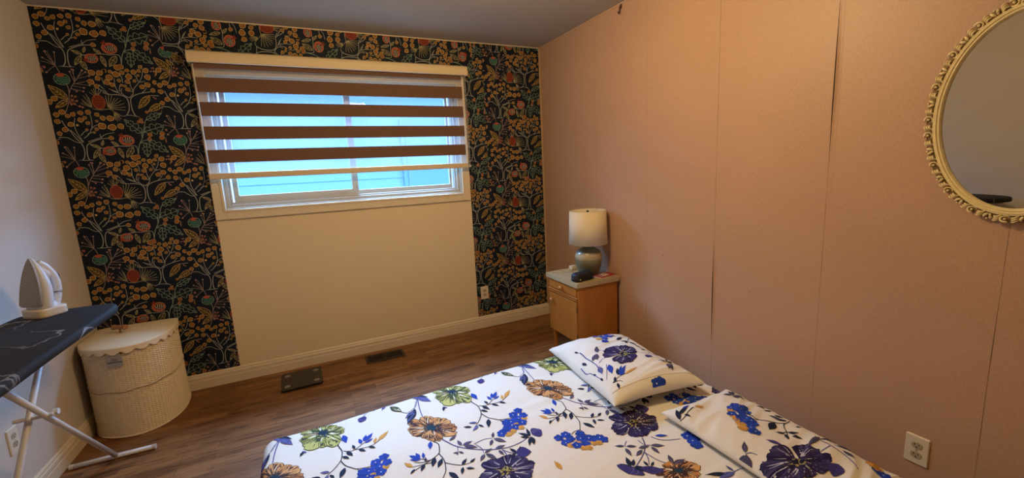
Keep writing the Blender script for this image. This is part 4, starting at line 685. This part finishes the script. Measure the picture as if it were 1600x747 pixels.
# soleplate
bm = bmesh.new(); o_ = [(hw(u), u) for u in [.046 + .2135 * i / 22 for i in range(23)]]; o_ = [(.040, .046)] + [(.052, .050)] + o_[1:]
o_ = o_ + [(-x, u) for x, u in o_[::-1] if x > 0]
va = [bm.verts.new((x, -.036, u)) for x, u in o_]; vb = [bm.verts.new((x * 1.0, -.028, u)) for x, u in o_]
bm.faces.new(va); bm.faces.new(vb[::-1])
for i in range(len(o_)): j = (i + 1) % len(o_); bm.faces.new((va[i], vb[i], vb[j], va[j]))
sp = mesh_obj('soleplate', bm, mat('brushed soleplate', (.33, .28, .21), .45, metal=.6, noise_amt=.1, nscale=40), ir)
bm = bmesh.new()
for u in [.085 + .013 * i for i in range(12)]:
    for s_ in (-1, 1): tube(bm, [(s_ * (hw(u) - .009), -.0364, u), (s_ * (hw(u) - .009), -.0355, u)], .0016, 8)
mesh_obj('steam_hole', bm, M['dark'], sp)
us = [.034, .045, .07, .10, .13, .16, .19, .215, .235, .250, .2595]
bm = bmesh.new(); section_loft(bm, us, lambda u: max(.003, min(.0545, hw(max(u, .05)) * .98)), lambda u: -.029, lambda u: .030 - .05 * max(0, (u - .13) / .13) ** 1.5)
mesh_obj('housing', bm, mat('white iron plastic', (.60, .62, .66), .28), ir, smooth=True)
bm = bmesh.new(); section_loft(bm, [.0, .003, .012, .030, .036, .0385], lambda u: .0575 if .002 < u < .037 else .054, lambda u: -.037 if .002 < u < .037 else -.034, lambda u: .078 if .002 < u < .037 else .074, 4.5, 32)
mesh_obj('heel_rest', bm, mat('cream iron plastic', (.66, .58, .45), .3), ir, smooth=True)
bm = bmesh.new(); pth = bezier([(0, -.004, .240), (0, .020, .222), (0, .042, .192), (0, .058, .155), (0, .064, .115), (0, .063, .075), (0, .054, .030)], 5)
tube(bm, pth, [.013 + .005 * math.sin(PI * i / (len(pth) - 1)) for i in range(len(pth))], 16); tube(bm, [(0, .0, .22), (0, .028, .185), (0, .035, .16)], [.014, .017, .008], 14)
tube(bm, [(0, .02, .045), (0, .055, .050)], [.030, .016], 14)
hd = mesh_obj('handle', bm, mat('white handle plastic', (.64, .66, .70), .3), ir, smooth=True)
bm = bmesh.new(); tube(bm, [(0, .052, .200), (0, .068, .180), (0, .076, .158)], [.004, .007, .004], 10); mesh_obj('steam_button', bm, mat('dark button', (.05, .05, .06), .4), hd, smooth=True)

for q in ir.children:
    if not q.name.startswith('heel_rest'): q.rotation_euler.x = -.15

# ------------------------------------------------------------------ laundry hamper (corner shape)
hp = thing('laundry_hamper', 'cream woven corner laundry hamper with a scalloped lid against the floral wallpaper', 'hamper', (-3.06, -.26, 0))
path = [(-3.262, -.045), (-3.262, -.29)]
arc = bezier([(-3.255, -.315), (-3.205, -.405), (-3.11, -.468), (-3.00, -.482), (-2.905, -.42), (-2.852, -.30), (-2.845, -.17), (-2.862, -.05), (-2.872, -.032)], 6)
plan = [(-2.90, -.024), (-3.06, -.022), (-3.235, -.022), (-3.256, -.030)] + path + arc
plan = [(x + 3.06, y + .26) for x, y in plan]
# resample evenly, ccw
def resample(p, n):
    p = p + [p[0]]; d = [0]
    for a, b in zip(p, p[1:]): d.append(d[-1] + math.dist(a, b))
    out = []; k = 0
    for i in range(n):
        s = d[-1] * i / n
        while d[k + 1] < s: k += 1
        t = (s - d[k]) / (d[k + 1] - d[k] or 1); out.append((p[k][0] + (p[k + 1][0] - p[k][0]) * t, p[k][1] + (p[k + 1][1] - p[k][1]) * t))
    return out
NP = 420; plan = resample(plan, NP)
if sum(plan[i - 1][0] * plan[i][1] - plan[i][0] * plan[i - 1][1] for i in range(NP)) < 0: plan = plan[::-1]
M['wicker'] = mat('cream woven paper rope', (.74, .62, .43), .8, noise_amt=.14, nscale=45, bump=.5, bscale=400)
M['wickerd'] = mat('tan braid', (.40, .28, .15), .8)
def pn(i):
    a, b = plan[(i - 2) % NP], plan[(i + 2) % NP]; t = Vector((b[0] - a[0], b[1] - a[1])).normalized(); return Vector((t.y, -t.x))
NR = 88; HT = .525; bm = bmesh.new(); rows = []
for j in range(NR + 1):
    z = .004 + HT * j / NR; row = []
    sc_ = 1.0
    for i in range(NP):
        st = i // 5; q = (i % 5) / 5
        if j in (45, 46): off = .0035 if j == 45 else -.002
        elif j == 38: off = .001
        else:
            over = (st + j) % 2; off = (.0038 if over else -.0046) * math.sin(PI * min(1, q + .1)) - (.0012 if q == 0 else 0)
            off += .0022 * math.sin(PI * q) + (.0022 if (st // 2) % 3 == 0 else 0)                     # the upright stakes
            off += .0018 * noise.noise(Vector((i * .13, j * .5, 0)))
        n_ = pn(i); x = plan[i][0] - n_.x * (.004 - off); y = plan[i][1] - n_.y * (.004 - off)
        row.append(bm.verts.new((x, y, z)))
    rows.append(row)
for a, b in zip(rows, rows[1:]):
    for i in range(NP): bm.faces.new((a[i], a[(i + 1) % NP], b[(i + 1) % NP], b[i]))
bm.faces.new(rows[0][::-1]); bm.faces.new(rows[-1])
bk = mesh_obj('basket', bm, M['wicker'], hp)
for zz in (.006, .282):
    bm = bmesh.new(); m_ = 140; pts = []
    for i in range(m_ + 1):
        k = int(i * NP / m_) % NP; n_ = pn(k); pts.append((plan[k][0] + n_.x * .0005, plan[k][1] + n_.y * .0005, zz + (.0030 * math.sin(i * .5) if zz > .1 else 0)))
    tube(bm, pts, .0032 if zz > .1 else .006, 6, cap=False)
    mesh_obj('rope_band', bm, M['wicker'], bk, smooth=True)
bm = bmesh.new(); pts = []
for i in range(141):
    k = int(i * NP / 140) % NP; n_ = pn(k); pts.append((plan[k][0] + n_.x * .0012, plan[k][1] + n_.y * .0012, .2755 + .003 * math.sin(i * .5)))
tube(bm, pts, .0020, 5, cap=False); mesh_obj('woven_line', bm, M['wickerd'], bk, smooth=True)
# lid: shallow dome of coiled weave with a scalloped skirt
bm = bmesh.new(); cx = sum(p[0] for p in plan) / NP; cy = sum(p[1] for p in plan) / NP; rings = []; K = 26
for k in range(K + 1):
    s = 1 - k / K; s = max(s, .02); z = .535 + .030 * (1 - s ** 2.2) + (.0011 if k % 2 else 0)
    grow = 1.035 if k == 0 else 1.03
    rings.append([bm.verts.new((cx + (plan[i][0] - cx) * s * grow, cy + (plan[i][1] - cy) * s * grow, z)) for i in range(0, NP, 2)])
skirt = []
nsk = NP // 2
for i in range(nsk):
    n_ = pn(i * 2); k = i * 2; sca = abs(math.sin(PI * i / nsk * 24)); skirt.append((i, sca))
top = rings[0]
r1 = [bm.verts.new((v.co.x, v.co.y, .530)) for v in top]
r2 = [bm.verts.new((v.co.x * 1.004, v.co.y * 1.004,   .517 - .019 * skirt[i][1])) for i, v in enumerate(top)]
for i in range(nsk):
    j = (i + 1) % nsk; bm.faces.new((r1[i], r1[j], top[j], top[i])); bm.faces.new((r2[i], r2[j], r1[j], r1[i]))
for a, b in zip(rings, rings[1:]):
    for i in range(nsk): bm.faces.new((a[i], a[(i + 1) % nsk], b[(i + 1) % nsk], b[i]))
bm.faces.new(rings[-1])
# clamp to the room corner
for v in bm.verts:
    v.co.x = max(v.co.x, -W + .004 + 3.06); v.co.y = min(v.co.y, -.016 + .26)
ld = mesh_obj('lid', bm, mat('pale coiled lid', (.78, .66, .45), .8, noise_amt=.08, nscale=90, bump=.5, bscale=500), hp, smooth=True)
bm = bmesh.new(); pts = []
for q in range(nsk * 3 + 1):
    i = (q / 3) % nsk; i0 = int(i) % nsk; v = rings_co = None
    k = (i0 * 2) % NP; sca = abs(math.sin(PI * i / nsk * 24)); gx = cx + (plan[k][0] - cx) * 1.036; gy = cy + (plan[k][1] - cy) * 1.036
    pts.append((max(gx, -W + .006 + 3.06), min(gy, -.018 + .26), .5165 - .019 * sca))
tube(bm, pts, .0022, 5, cap=False); mesh_obj('scalloped_trim', bm, mat('beige scallop cord', (.60, .46, .28), .8), ld, smooth=True)
bm = bmesh.new(); hx, hy = -3.075 + 3.06, -.285 + .26
d = Vector((.85, -.50, 0)).normalized()
tube(bm, [Vector((hx, hy, .5985)) - d * .040, Vector((hx, hy, .5985)) + d * .040], .0125, 14)
for s_ in (-1, 1): tube(bm, [Vector((hx, hy, .5985)) + d * (.030 * s_), Vector((hx, hy, .5985)) + d * (.041 * s_)], .0155, 14)
tube(bm, [Vector((hx, hy, .556)), Vector((hx, hy, .585))], .005, 8)
mesh_obj('lid_handle', bm, mat('turned brown wood', (.33, .16, .06), .45), ld, smooth=False)

# label card tied to the front
def near(px, py): # plan point nearest
    return min(range(NP), key=lambda i: (plan[i][0] + -3.06 - px) ** 2 + (plan[i][1] - .26 - py) ** 2)
ii = near(-3.055, -.482); n_ = pn(ii); tt = Vector((-n_.y, n_.x)); c0 = Vector((plan[ii][0], plan[ii][1], 0)) + Vector((n_.x, n_.y, 0)) * .0055
bm = bmesh.new()
def on(u, z, e): return Vector((c0.x + tt.x * u + n_.x * e, c0.y + tt.y * u + n_.y * e, z))
oc = [(-.035, .428), (.030, .428), (.036, .436), (.036, .480), (.022, .494), (-.022, .494), (-.035, .480)]
fa = [bm.verts.new(on(u, z, .0012)) for u, z in oc]; fb = [bm.verts.new(on(u, z, 0)) for u, z in oc]; bm.faces.new(fa); bm.faces.new(fb[::-1])
for i in range(len(oc)): j = (i + 1) % len(oc); bm.faces.new((fa[i], fb[i], fb[j], fa[j]))
lb = mesh_obj('label_card', bm, mat('grey card', (.36, .33, .30), .6), hp)
bm = bmesh.new()
for (u0, u1, z0, z1) in ((-.034, .035, .4535, .4585),) + tuple((-.012 + .006 * k, -.008 + .006 * k, .470 + .0008 * (k % 2), .4745) for k in range(5)) + tuple((-.016 + .005 * k, -.0125 + .005 * k, .4630, .4665) for k in range(7)):
    bm.faces.new([bm.verts.new(on(u, z, .0016)) for u, z in ((u0, z0), (u1, z0), (u1, z1), (u0, z1))])
mesh_obj('label_print', bm, mat('dark label ink', (.02, .02, .05), .6), lb)

# ------------------------------------------------------------------ floor things
SX, SY = -2.170, -.250
ss = thing('bathroom_scale', 'flat black glass bathroom scale with four silver discs on the floor below the window', 'scale', (SX, SY, 0), math.radians(1.5))
bm = bmesh.new(); stack(bm, rrect(-.130, .130, -.138, .138, .018, 4), [(.006, .005), (0, .009), (0, .0165), (.0015, .018)]); mesh_obj('platform', bm, mat('black scale glass', (.012, .012, .013), .22), ss)
bm = bmesh.new()
for sx in (-1, 1):
    for sy in (-1, 1):
        bm = bmesh.new(); tube(bm, [(sx * .092, sy * .085, .0175), (sx * .092, sy * .085, .0192)], .0195, 24); mesh_obj('contact_disc', bm, mat('dull steel disc', (.30, .29, .26), .45, metal=.6), ss)
        bm = bmesh.new(); tube(bm, [(sx * .105, sy * .112, .0), (sx * .105, sy * .112, .006)], .010, 12); mesh_obj('foot', bm, M['dark'], ss)
rg = thing('floor_register', 'dark brown metal floor register set in the wood floor under the window', 'floor vent', (-1.583, -.158, 0), math.radians(-.8))
bm = bmesh.new()
x0, x1, y0, y1 = -.147, .147, -.073, .073
box(bm, x0, x1, y0, y0 + .018, 0, .005); box(bm, x0, x1, y1 - .018, y1, 0, .005); box(bm, x0, x0 + .020, y0 + .018, y1 - .018, 0, .005); box(bm, x1 - .020, x1, y0 + .018, y1 - .018, 0, .005); box(bm, -.006, .006, y0 + .018, y1 - .018, 0, .005)
mesh_obj('register_frame', bm, mat('dark bronze metal', (.055, .035, .025), .4, metal=.4), rg, bevel=.0015)
bm = bmesh.new()
for s_ in (-1, 1):
    for k in range(15):
        xx = s_ * (.0125 + k * .0077); f_ = box(bm, xx - .0012, xx + .0012, y0 + .018, y1 - .018, .0008, .0042)
box(bm, x0 + .02, x1 - .02, -.002, .002, .001, .0044)
mesh_obj('louvre_grille', bm, mat('dark louvre', (.04, .026, .02), .45, metal=.4), rg)
bm = bmesh.new(); box(bm, x0 + .004, x1 - .004, y0 + .004, y1 - .004, .0, .0006); mesh_obj('duct_opening', bm, M['dark'], rg)

# ------------------------------------------------------------------ nightstand
ns = thing('nightstand', 'small honey wood nightstand with a drawer and door against the pink wall', 'nightstand', (-.205, -.865, 0))
def nb_(name, x0, x1, y0, y1, z0, z1, m, par=None, bev=.002, extra=None):
    bm = bmesh.new(); box(bm, x0, x1, y0, y1, z0, z1)
    if extra: extra(bm)
    rel(bm, ns.location); return mesh_obj(name, bm, m, par or ns, bevel=bev)
nb_('tabletop', -.391, -.022, -1.078, -.652, .566, .600, M['laminate'], bev=.0015)
def carc(bm): box(bm, -.376, -.372, -1.066, -.664, .463, .492); box(bm, -.386, -.376, -1.062, -.668, .466, .4745); box(bm, -.386, -.376, -1.062, -.668, .480, .4885)
nb_('carcass', -.372, -.034, -1.066, -.664, .150, .5655, M['maple'], extra=carc)
dr = nb_('drawer', -.380, -.3715, -1.046, -.684, .4965, .5605, M['maple'])
do = nb_('door', -.381, -.3715, -1.050, -.680, .158, .459, M['maple'])
def knob(par, y, z):
    bm = bmesh.new(); lathe(bm, [(.006, 0), (.006, .008), (.011, .012), (.015, .019), (.0135, .026), (.006, .030)], n=20)
    bmesh.ops.rotate(bm, matrix=Matrix.Rotation(-PI / 2, 3, 'Y'), verts=bm.verts); bmesh.ops.translate(bm, vec=Vector((-.379, y, z)) - ns.location, verts=bm.verts)
    return mesh_obj('knob', bm, mat('turned maple knob', (.50, .24, .09), .35), par, smooth=True)
knob(dr, -.868, .527); knob(do, -.735, .404)
for z in (.405, .195):
    bm = bmesh.new(); tube(bm, [Vector((-.382, -1.054, z - .022)) - ns.location, Vector((-.382, -1.054, z + .022)) - ns.location], .0032, 8); mesh_obj('hinge', bm, mat('dark brass hinge', (.09, .05, .025), .5, metal=.5), do)
for x in (-.345, -.065):
    for y in (-1.03, -.70):
        bm = bmesh.new(); lathe(bm, [(.011, 0), (.0125, .01), (.021, .149)], x - ns.location.x, y - ns.location.y, n=18); mesh_obj('leg', bm, M['maple'], ns, smooth=False)
# lamp
LX, LY = -.160, -.895
lp = thing('table_lamp', 'table lamp with white drum shade and speckled green ceramic base on the nightstand', 'lamp', (LX, LY, .6005))
def glaze():
    m = mat('speckled reactive glaze', (.2, .2, .12), .3, coat=.4); nt = m.node_tree; L = nt.links; b = nt.nodes['Principled BSDF']
    tc = nt.nodes.new('ShaderNodeTexCoord'); sx = nt.nodes.new('ShaderNodeSeparateXYZ'); L.new(tc.outputs['Object'], sx.inputs[0])
    n = nt.nodes.new('ShaderNodeTexNoise'); n.inputs['Scale'].default_value = 230; n.inputs['Detail'].default_value = 4; L.new(tc.outputs['Object'], n.inputs['Vector'])
    r = nt.nodes.new('ShaderNodeValToRGB'); e = r.color_ramp.elements; e[0].position = 0; e[0].color = (.085, .09, .055, 1); e[1].position = 1; e[1].color = (.10, .13, .12, 1)
    for p, c in ((.35, (.12, .125, .075, 1)), (.58, (.22, .20, .11, 1)), (.66, (.40, .36, .22, 1)), (.80, (.50, .44, .30, 1)), (.87, (.20, .22, .19, 1))): q = e.new(p); q.color = c
    mr = nt.nodes.new('ShaderNodeMapRange'); mr.inputs[1].default_value = 0; mr.inputs[2].default_value = .2; L.new(sx.outputs[2], mr.inputs[0]); L.new(mr.outputs[0], r.inputs[0])
    sp_ = nt.nodes.new('ShaderNodeValToRGB'); sp_.color_ramp.elements[0].position = .38; sp_.color_ramp.elements[0].color = (.42, .40, .36, 1); sp_.color_ramp.elements[1].position = .47
    L.new(n.outputs['Fac'], sp_.inputs[0])
    mx = nt.nodes.new('ShaderNodeMix'); mx.data_type = 'RGBA'; mx.blend_type = 'MULTIPLY'; mx.inputs[0].default_value = 1; L.new(r.outputs[0], mx.inputs[6]); L.new(sp_.outputs[0], mx.inputs[7]); L.new(mx.outputs[2], b.inputs['Base Color'])
    return m
bm = bmesh.new(); lathe(bm, [(.062, 0), (.068, .004), (.080, .03), (.092, .065), (.098, .10), (.099, .135), (.095, .160), (.083, .180), (.064, .193), (.048, .201), (.042, .208), (.036, .214)], n=48)
mesh_obj('lamp_base', bm, glaze(), lp, smooth=True)
bm = bmesh.new(); lathe(bm, [(.012, .205), (.012, .232), (.018, .234), (.018, .262), (.006, .264), (.003, .268)], n=16)
for a in (0, PI): tube(bm, bezier([(.018 * math.cos(a), 0, .24), (.045 * math.cos(a), 0, .29), (.045 * math.cos(a), 0, .39), (.008 * math.cos(a), 0, .452)], 5), .0018, 6)
mesh_obj('socket_harp', bm, mat('dull brass', (.35, .26, .13), .35, metal=1), lp)
bm = bmesh.new()
zb, zt, rb, rt = .234, .478, .1415, .1335
lathe(bm, [(rb, zb), (rt, zt), (rt - .002, zt), (rb - .002, zb), (rb, zb)], n=64, cap0=False, cap1=False)
bmesh.ops.remove_doubles(bm, verts=bm.verts, dist=1e-5)
def linen():
    m = mat('off-white linen shade', (.84, .72, .50), .85, bump=.5, bscale=700); nt = m.node_tree; b = nt.nodes['Principled BSDF']
    tl_ = nt.nodes.new('ShaderNodeBsdfTranslucent'); tl_.inputs[0].default_value = (.7, .58, .4, 1); ms = nt.nodes.new('ShaderNodeMixShader'); ms.inputs[0].default_value = .12
    nt.links.new(b.outputs[0], ms.inputs[1]); nt.links.new(tl_.outputs[0], ms.inputs[2]); nt.links.new(ms.outputs[0], nt.nodes['Material Output'].inputs[0]); return m
sh = mesh_obj('lamp_shade', bm, linen(), lp, smooth=True)
bm = bmesh.new()
for k in range(3): a = k * 2 * PI / 3 + .35; tube(bm, [(.010 * math.cos(a), .010 * math.sin(a), .455), ((rt - .003) * math.cos(a), (rt - .003) * math.sin(a), .4745)], .0022, 6)
tube(bm, [((rt - .001) * math.cos(2 * PI * i / 48), (rt - .001) * math.sin(2 * PI * i / 48), zt) for i in range(49)], .0018, 6, cap=False)
mesh_obj('shade_ring', bm, mat('cream wire', (.6, .5, .32), .4), sh)
bm = bmesh.new(); lathe(bm, [(.006, .450), (.012, .454), (.012, .458), (.007, .462), (.010, .467), (.0095, .474), (.004, .479)], n=16); mesh_obj('finial', bm, mat('dark finial', (.02, .015, .012), .35, metal=.5), lp, smooth=True)

ZN = .6005
# black case
t = thing('zip_case', 'small black rounded zip case on the front corner of the nightstand', 'case', (-.297, -1.008, ZN), math.radians(8))
bm = bmesh.new(); stack(bm, rrect(-.088, .088, -.040, .040, .034, 7), [(.010, 0), (.002, .006), (0, .018), (.001, .0305)]); mesh_obj('case_body', bm, mat('black nylon', (.008, .009, .013), .6, bump=.3, bscale=900), t, smooth=True)
bm = bmesh.new(); stack(bm, rrect(-.088, .088, -.040, .040, .034, 7), [(.001, .0315), (0, .036), (.003, .050), (.014, .058)]); mesh_obj('case_lid', bm, mat('black nylon lid', (.010, .011, .016), .55, bump=.3, bscale=900), t, smooth=True)
bm = bmesh.new(); tube(bm, [(x, y, .031) for x, y in rrect(-.0875, .0875, -.0395, .0395, .0335, 7)] + [rrect(-.0875, .0875, -.0395, .0395, .0335, 7)[0] + (.031,)], .0014, 6, cap=False); mesh_obj('zipper', bm, mat('zip teeth', (.03, .03, .035), .4), t)
bm = bmesh.new(); v = [bm.verts.new(p) for p in ((-.062, -.0405, .013), (-.048, -.0405, .013), (-.051, -.0405, .023), (-.055, -.0405, .0245), (-.060, -.0405, .019))]; bm.faces.new(v); mesh_obj('white_emblem', bm, mat('white print', (.6, .62, .65), .5), t)
# red wallet with photos / cards
t = thing('card_folder', 'red folder with white cards on the right edge of the nightstand', 'card folder', (-.105, -1.012, ZN), math.radians(10))
bm = bmesh.new(); box(bm, -.077, .077, -.043, .043, 0, .0075); mesh_obj('pages', bm, mat('pinkish white paper', (.70, .55, .48), .6), t, bevel=.001)
bm = bmesh.new(); box(bm, -.078, .078, -.044, .044, .0077, .0095); cv = mesh_obj('cover', bm, mat('dark red cover', (.34, .012, .018), .35), t, bevel=.001)
for nm, xa, xb, ya, yb, c in (('card', -.066, -.030, -.030, .026, (.36, .25, .27)), ('card', -.020, .028, -.024, .034, (.72, .60, .48))):
    bm = bmesh.new(); box(bm, xa, xb, ya, yb, .0095, .0106); cd = mesh_obj(nm, bm, mat('card %0.2f' % c[0], c, .4), cv)
    if c[0] > .5:
        bm = bmesh.new(); box(bm, -.004, .012, .006, .016, .0106, .0110); mesh_obj('card_mark', bm, M['dark'], cd)
bm = bmesh.new(); box(bm, .046, .056, -.008, .004, .0095, .0102); mesh_obj('cover_mark', bm, mat('light red mark', (.5, .12, .1), .4), cv)
# charger
t = thing('charger', 'white charging plug with its cable at the back of the nightstand', 'charger', (-.175, -.705, ZN), math.radians(4))
bm = bmesh.new(); box(bm, -.024, .024, -.019, .019, 0, .032); mesh_obj('plug_body', bm, mat('white charger plastic', (.75, .68, .52), .35), t, bevel=.004)
bm = bmesh.new(); tube(bm, bezier([(-.018, 0, .010), (-.05, .006, .004), (-.085, .030, .003), (-.150, .020, .004), (-.195, .018, .004)], 6), .0038, 8, )
tube(bm, bezier([(-.018, -.008, .008), (-.045, -.035, .003), (-.070, -.038, .003), (-.110, -.020, .004), (-.165, .012, .004)], 6), .0036, 8); mesh_obj('cable', bm, mat('white cable', (.72, .62, .45), .45), t, smooth=True)

# ------------------------------------------------------------------ bed
BX0, BX1, BY0, BY1, BZ, BR = -2.305, -.165, -2.84, -1.262, .232, .055
def sst(a, b, x): t = max(0, min(1, (x - a) / (b - a))); return t * t * (3 - 2 * t)
def wr_sheet(u, v):
    p = Vector((u * 2.2, v * 3.0, 3)); f = .006 * noise.noise(p)
    f += .0045 * sst(-1.5, -.6, u) * noise.noise(Vector((u * 9 + 3 * v, v * 7 - 2 * u, 1)))
    rid = noise.noise(Vector((u * 1.3 + .4 * v, v * 13 - u * 1.5, 7))); f += .009 * (1 - abs(rid) * 2.2) * (.25 + .75 * sst(-1.6, -.5, u)) * (.5 + .5 * noise.noise(Vector((u * 2, v * 2, 11))))
    return f
def sheet(u, v, l=0):
    dv = .075 * sst(-2.2, -.9, u) * sst(-2.2, -1.3, v)      # the far edge runs slightly askew
    u0, u1, v0, v1 = BX0 + BR, BX1 - BR, BY0 + BR, BY1 - BR - .055
    dx = (u - u1) if u > u1 else (u - u0 if u < u0 else 0); dy = (v - v1) if v > v1 else (v - v0 if v < v0 else 0)
    d = math.hypot(dx, dy); e = .0012 + .00010 * l if l else 0
    cu = min(max(u, u0), u1); cv_ = min(max(v, v0), v1)
    if d < 1e-9: return (u, v + dv, BZ + wr_sheet(u, v) + e)
    nx, ny = dx / d, dy / d; a = d / BR
    if a < PI / 2: h = BR * math.sin(a); z = BZ - BR * (1 - math.cos(a)); k = math.cos(a)
    else: h = BR - .006 * min(1, (a - PI / 2)); z = BZ - BR - (d - BR * PI / 2); k = 0
    h += e * (1 - k) + .004 * noise.noise(Vector((u * 5, v * 5, 9))) * (1 - k)
    return (cu + nx * h, cv_ + ny * h + dv, max(.012 + (.0001 * l), z + k * wr_sheet(cu, cv_) + e * k))
bed = thing('bed', 'low mattress with a white fitted sheet printed in blue, orange and yellow flowers', 'bed', (-1.22, -2.05, 0))
bm = bmesh.new(); stack(bm, rrect(BX0 + .02, BX1 - .02, BY0 + .02, BY1 - .09, .06, 6), [(.01, 0), (0, .01), (0, BZ - .05), (.02, BZ - .02)])
rel(bm, bed.location); mesh_obj('mattress', bm, mat('white ticking', (.6, .58, .54), .9), bed)
def grid_base(surf, us, vs_):
    V = [surf(u, v) for v in vs_ for u in us]; n = len(us)
    F = [(j * n + i, j * n + i + 1, (j + 1) * n + i + 1, (j + 1) * n + i) for j in range(len(vs_) - 1) for i in range(n - 1)]
    return V, F
ext = .20
def axis(a, b, step, r): 
    out = []; x = a - r
    while x < b + r: out.append(x); x += step
    out.append(b + r); return out
US = axis(BX0, BX1, .012, ext - .09); VS = axis(BY0, BY1 - .055, .012, ext - .09)
FP = fabric_ops(FAB)
tot = Print(); OX, OY = -1.592, -1.663
for k in range(-2, 4):
    for j in (-1, 0, 1):
        tot.add(FP, lambda a, b: (OX + a + k * .645, OY + b + j * 1.16))
tot.clip(BX0 - .10, BX1 + .10, BY0 - .10, BY1 + .045)
SH = (.80, .77, .69)
M['sheet'] = mat_attr('printed cotton', .85, bump=.25, bscale=900)
bv, bf = grid_base(sheet, US, VS)
loc = bed.location
o = pattern_mesh('fitted_sheet', lambda u, v, l: tuple(Vector(sheet(u, v, l)) - loc), tot, M['sheet'], bed, ([tuple(Vector(p) - loc) for p in bv], bf, SH), smooth=True)

def pillow(name, label, cx, cy, hx, hy, rot, thick, seed, porg, lift, ops, wk=1.0):
    PP = fabric_ops(ops)
    ca, sa = math.cos(rot), math.sin(rot)
    zb = BZ + .011
    def surf(u, v, l=0, side=1):
        a, b = u / hx, v / hy; a = max(-1, min(1, a)); b = max(-1, min(1, b))
        pa = max(0, 1 - abs(a) ** 2.5); pb = max(0, 1 - abs(b) ** 3.0)
        prof = (pa * pb) ** .48
        px = u * (1 - .05 * b * b * (1 - a * a * .2)) + 0; py = v * (1 - .045 * a * a)
        px = u * (1 - .07 * (1 - b ** 2) * abs(a) ** 3); py = v * (1 - .06 * (1 - a ** 2) * abs(b) ** 3)
        wr_ = wk * .0055 * noise.noise(Vector((u * 8 + seed, v * 5, seed))) + wk * .006 * (1 - abs(2.2 * noise.noise(Vector((u * 3 + v * 2, v * 15 - u * 6, seed + 4))))) * (.3 + .7 * abs(b)) 
        mid = zb + .022 + lift * sst(.1, -1, b)
        if side > 0: z = mid + (thick - .02) * prof + wr_ * prof ** .5 + (.0016 + .00012 * l if l else 0)
        else: z = mid - .020 * prof ** .6
        X = cx + px * ca - py * sa; Y = cy + px * sa + py * ca
        return (X, Y, z)
    n = 84; us = [hx * math.sin(PI / 2 * (-1 + 2 * i / n)) for i in range(n + 1)]; vs_ = [hy * math.sin(PI / 2 * (-1 + 2 * i / 110)) for i in range(111)]
    Vt, Ft = grid_base(lambda u, v: surf(u, v), us, vs_); Vb, Fb = grid_base(lambda u, v: surf(u, v, 0, -1), us, vs_)
    t = Print()
    def inv(a, b): # print coordinates (world aligned) -> pillow uv
        X, Y = porg[0] + a - cx, porg[1] + b - cy; return (X * ca + Y * sa, -X * sa + Y * ca)
    t.add(PP, inv); t.clip(-hx * .985, hx * .985, -hy * .985, hy * .985)
    if name: root = thing(name, label, 'pillow', (cx, cy, zb))
    L = root.location; m_ = len(Vt)
    base = ([tuple(Vector(p) - L) for p in Vt] + [tuple(Vector(p) - L) for p in Vb], Ft + [tuple(i + m_ for i in f[::-1]) for f in Fb], SH)
    pc = pattern_mesh('pillowcase', lambda u, v, l: tuple(Vector(surf(u, v, l)) - L), t, M['sheet'], root, base, smooth=True)
    # stitched hem line near the open end
    bm = bmesh.new(); tube(bm, [Vector(surf(u, -hy * .86)) - L + Vector((0, 0, .0004)) for u in [hx * (-.93 + 1.86 * i / 50) for i in range(51)]], .0016, 5)
    mesh_obj('hem_seam', bm, mat('cream thread', (.66, .60, .48), .9), pc, smooth=True)
    return root
pillow('pillow', 'floral pillow at the far corner of the bed beside the nightstand', -.515, -1.655, .262, .382, math.radians(-7), .115, 3.0, (-.525, -1.695), .030, PIL, 1.5)
pillow('pillow', 'floral pillow on the near half of the bed below the peeling wall seam', -.437, -2.50, .212, .385, math.radians(-1), .064, 8.0, (-.501, -2.640), .004, PIL2, 2.6)
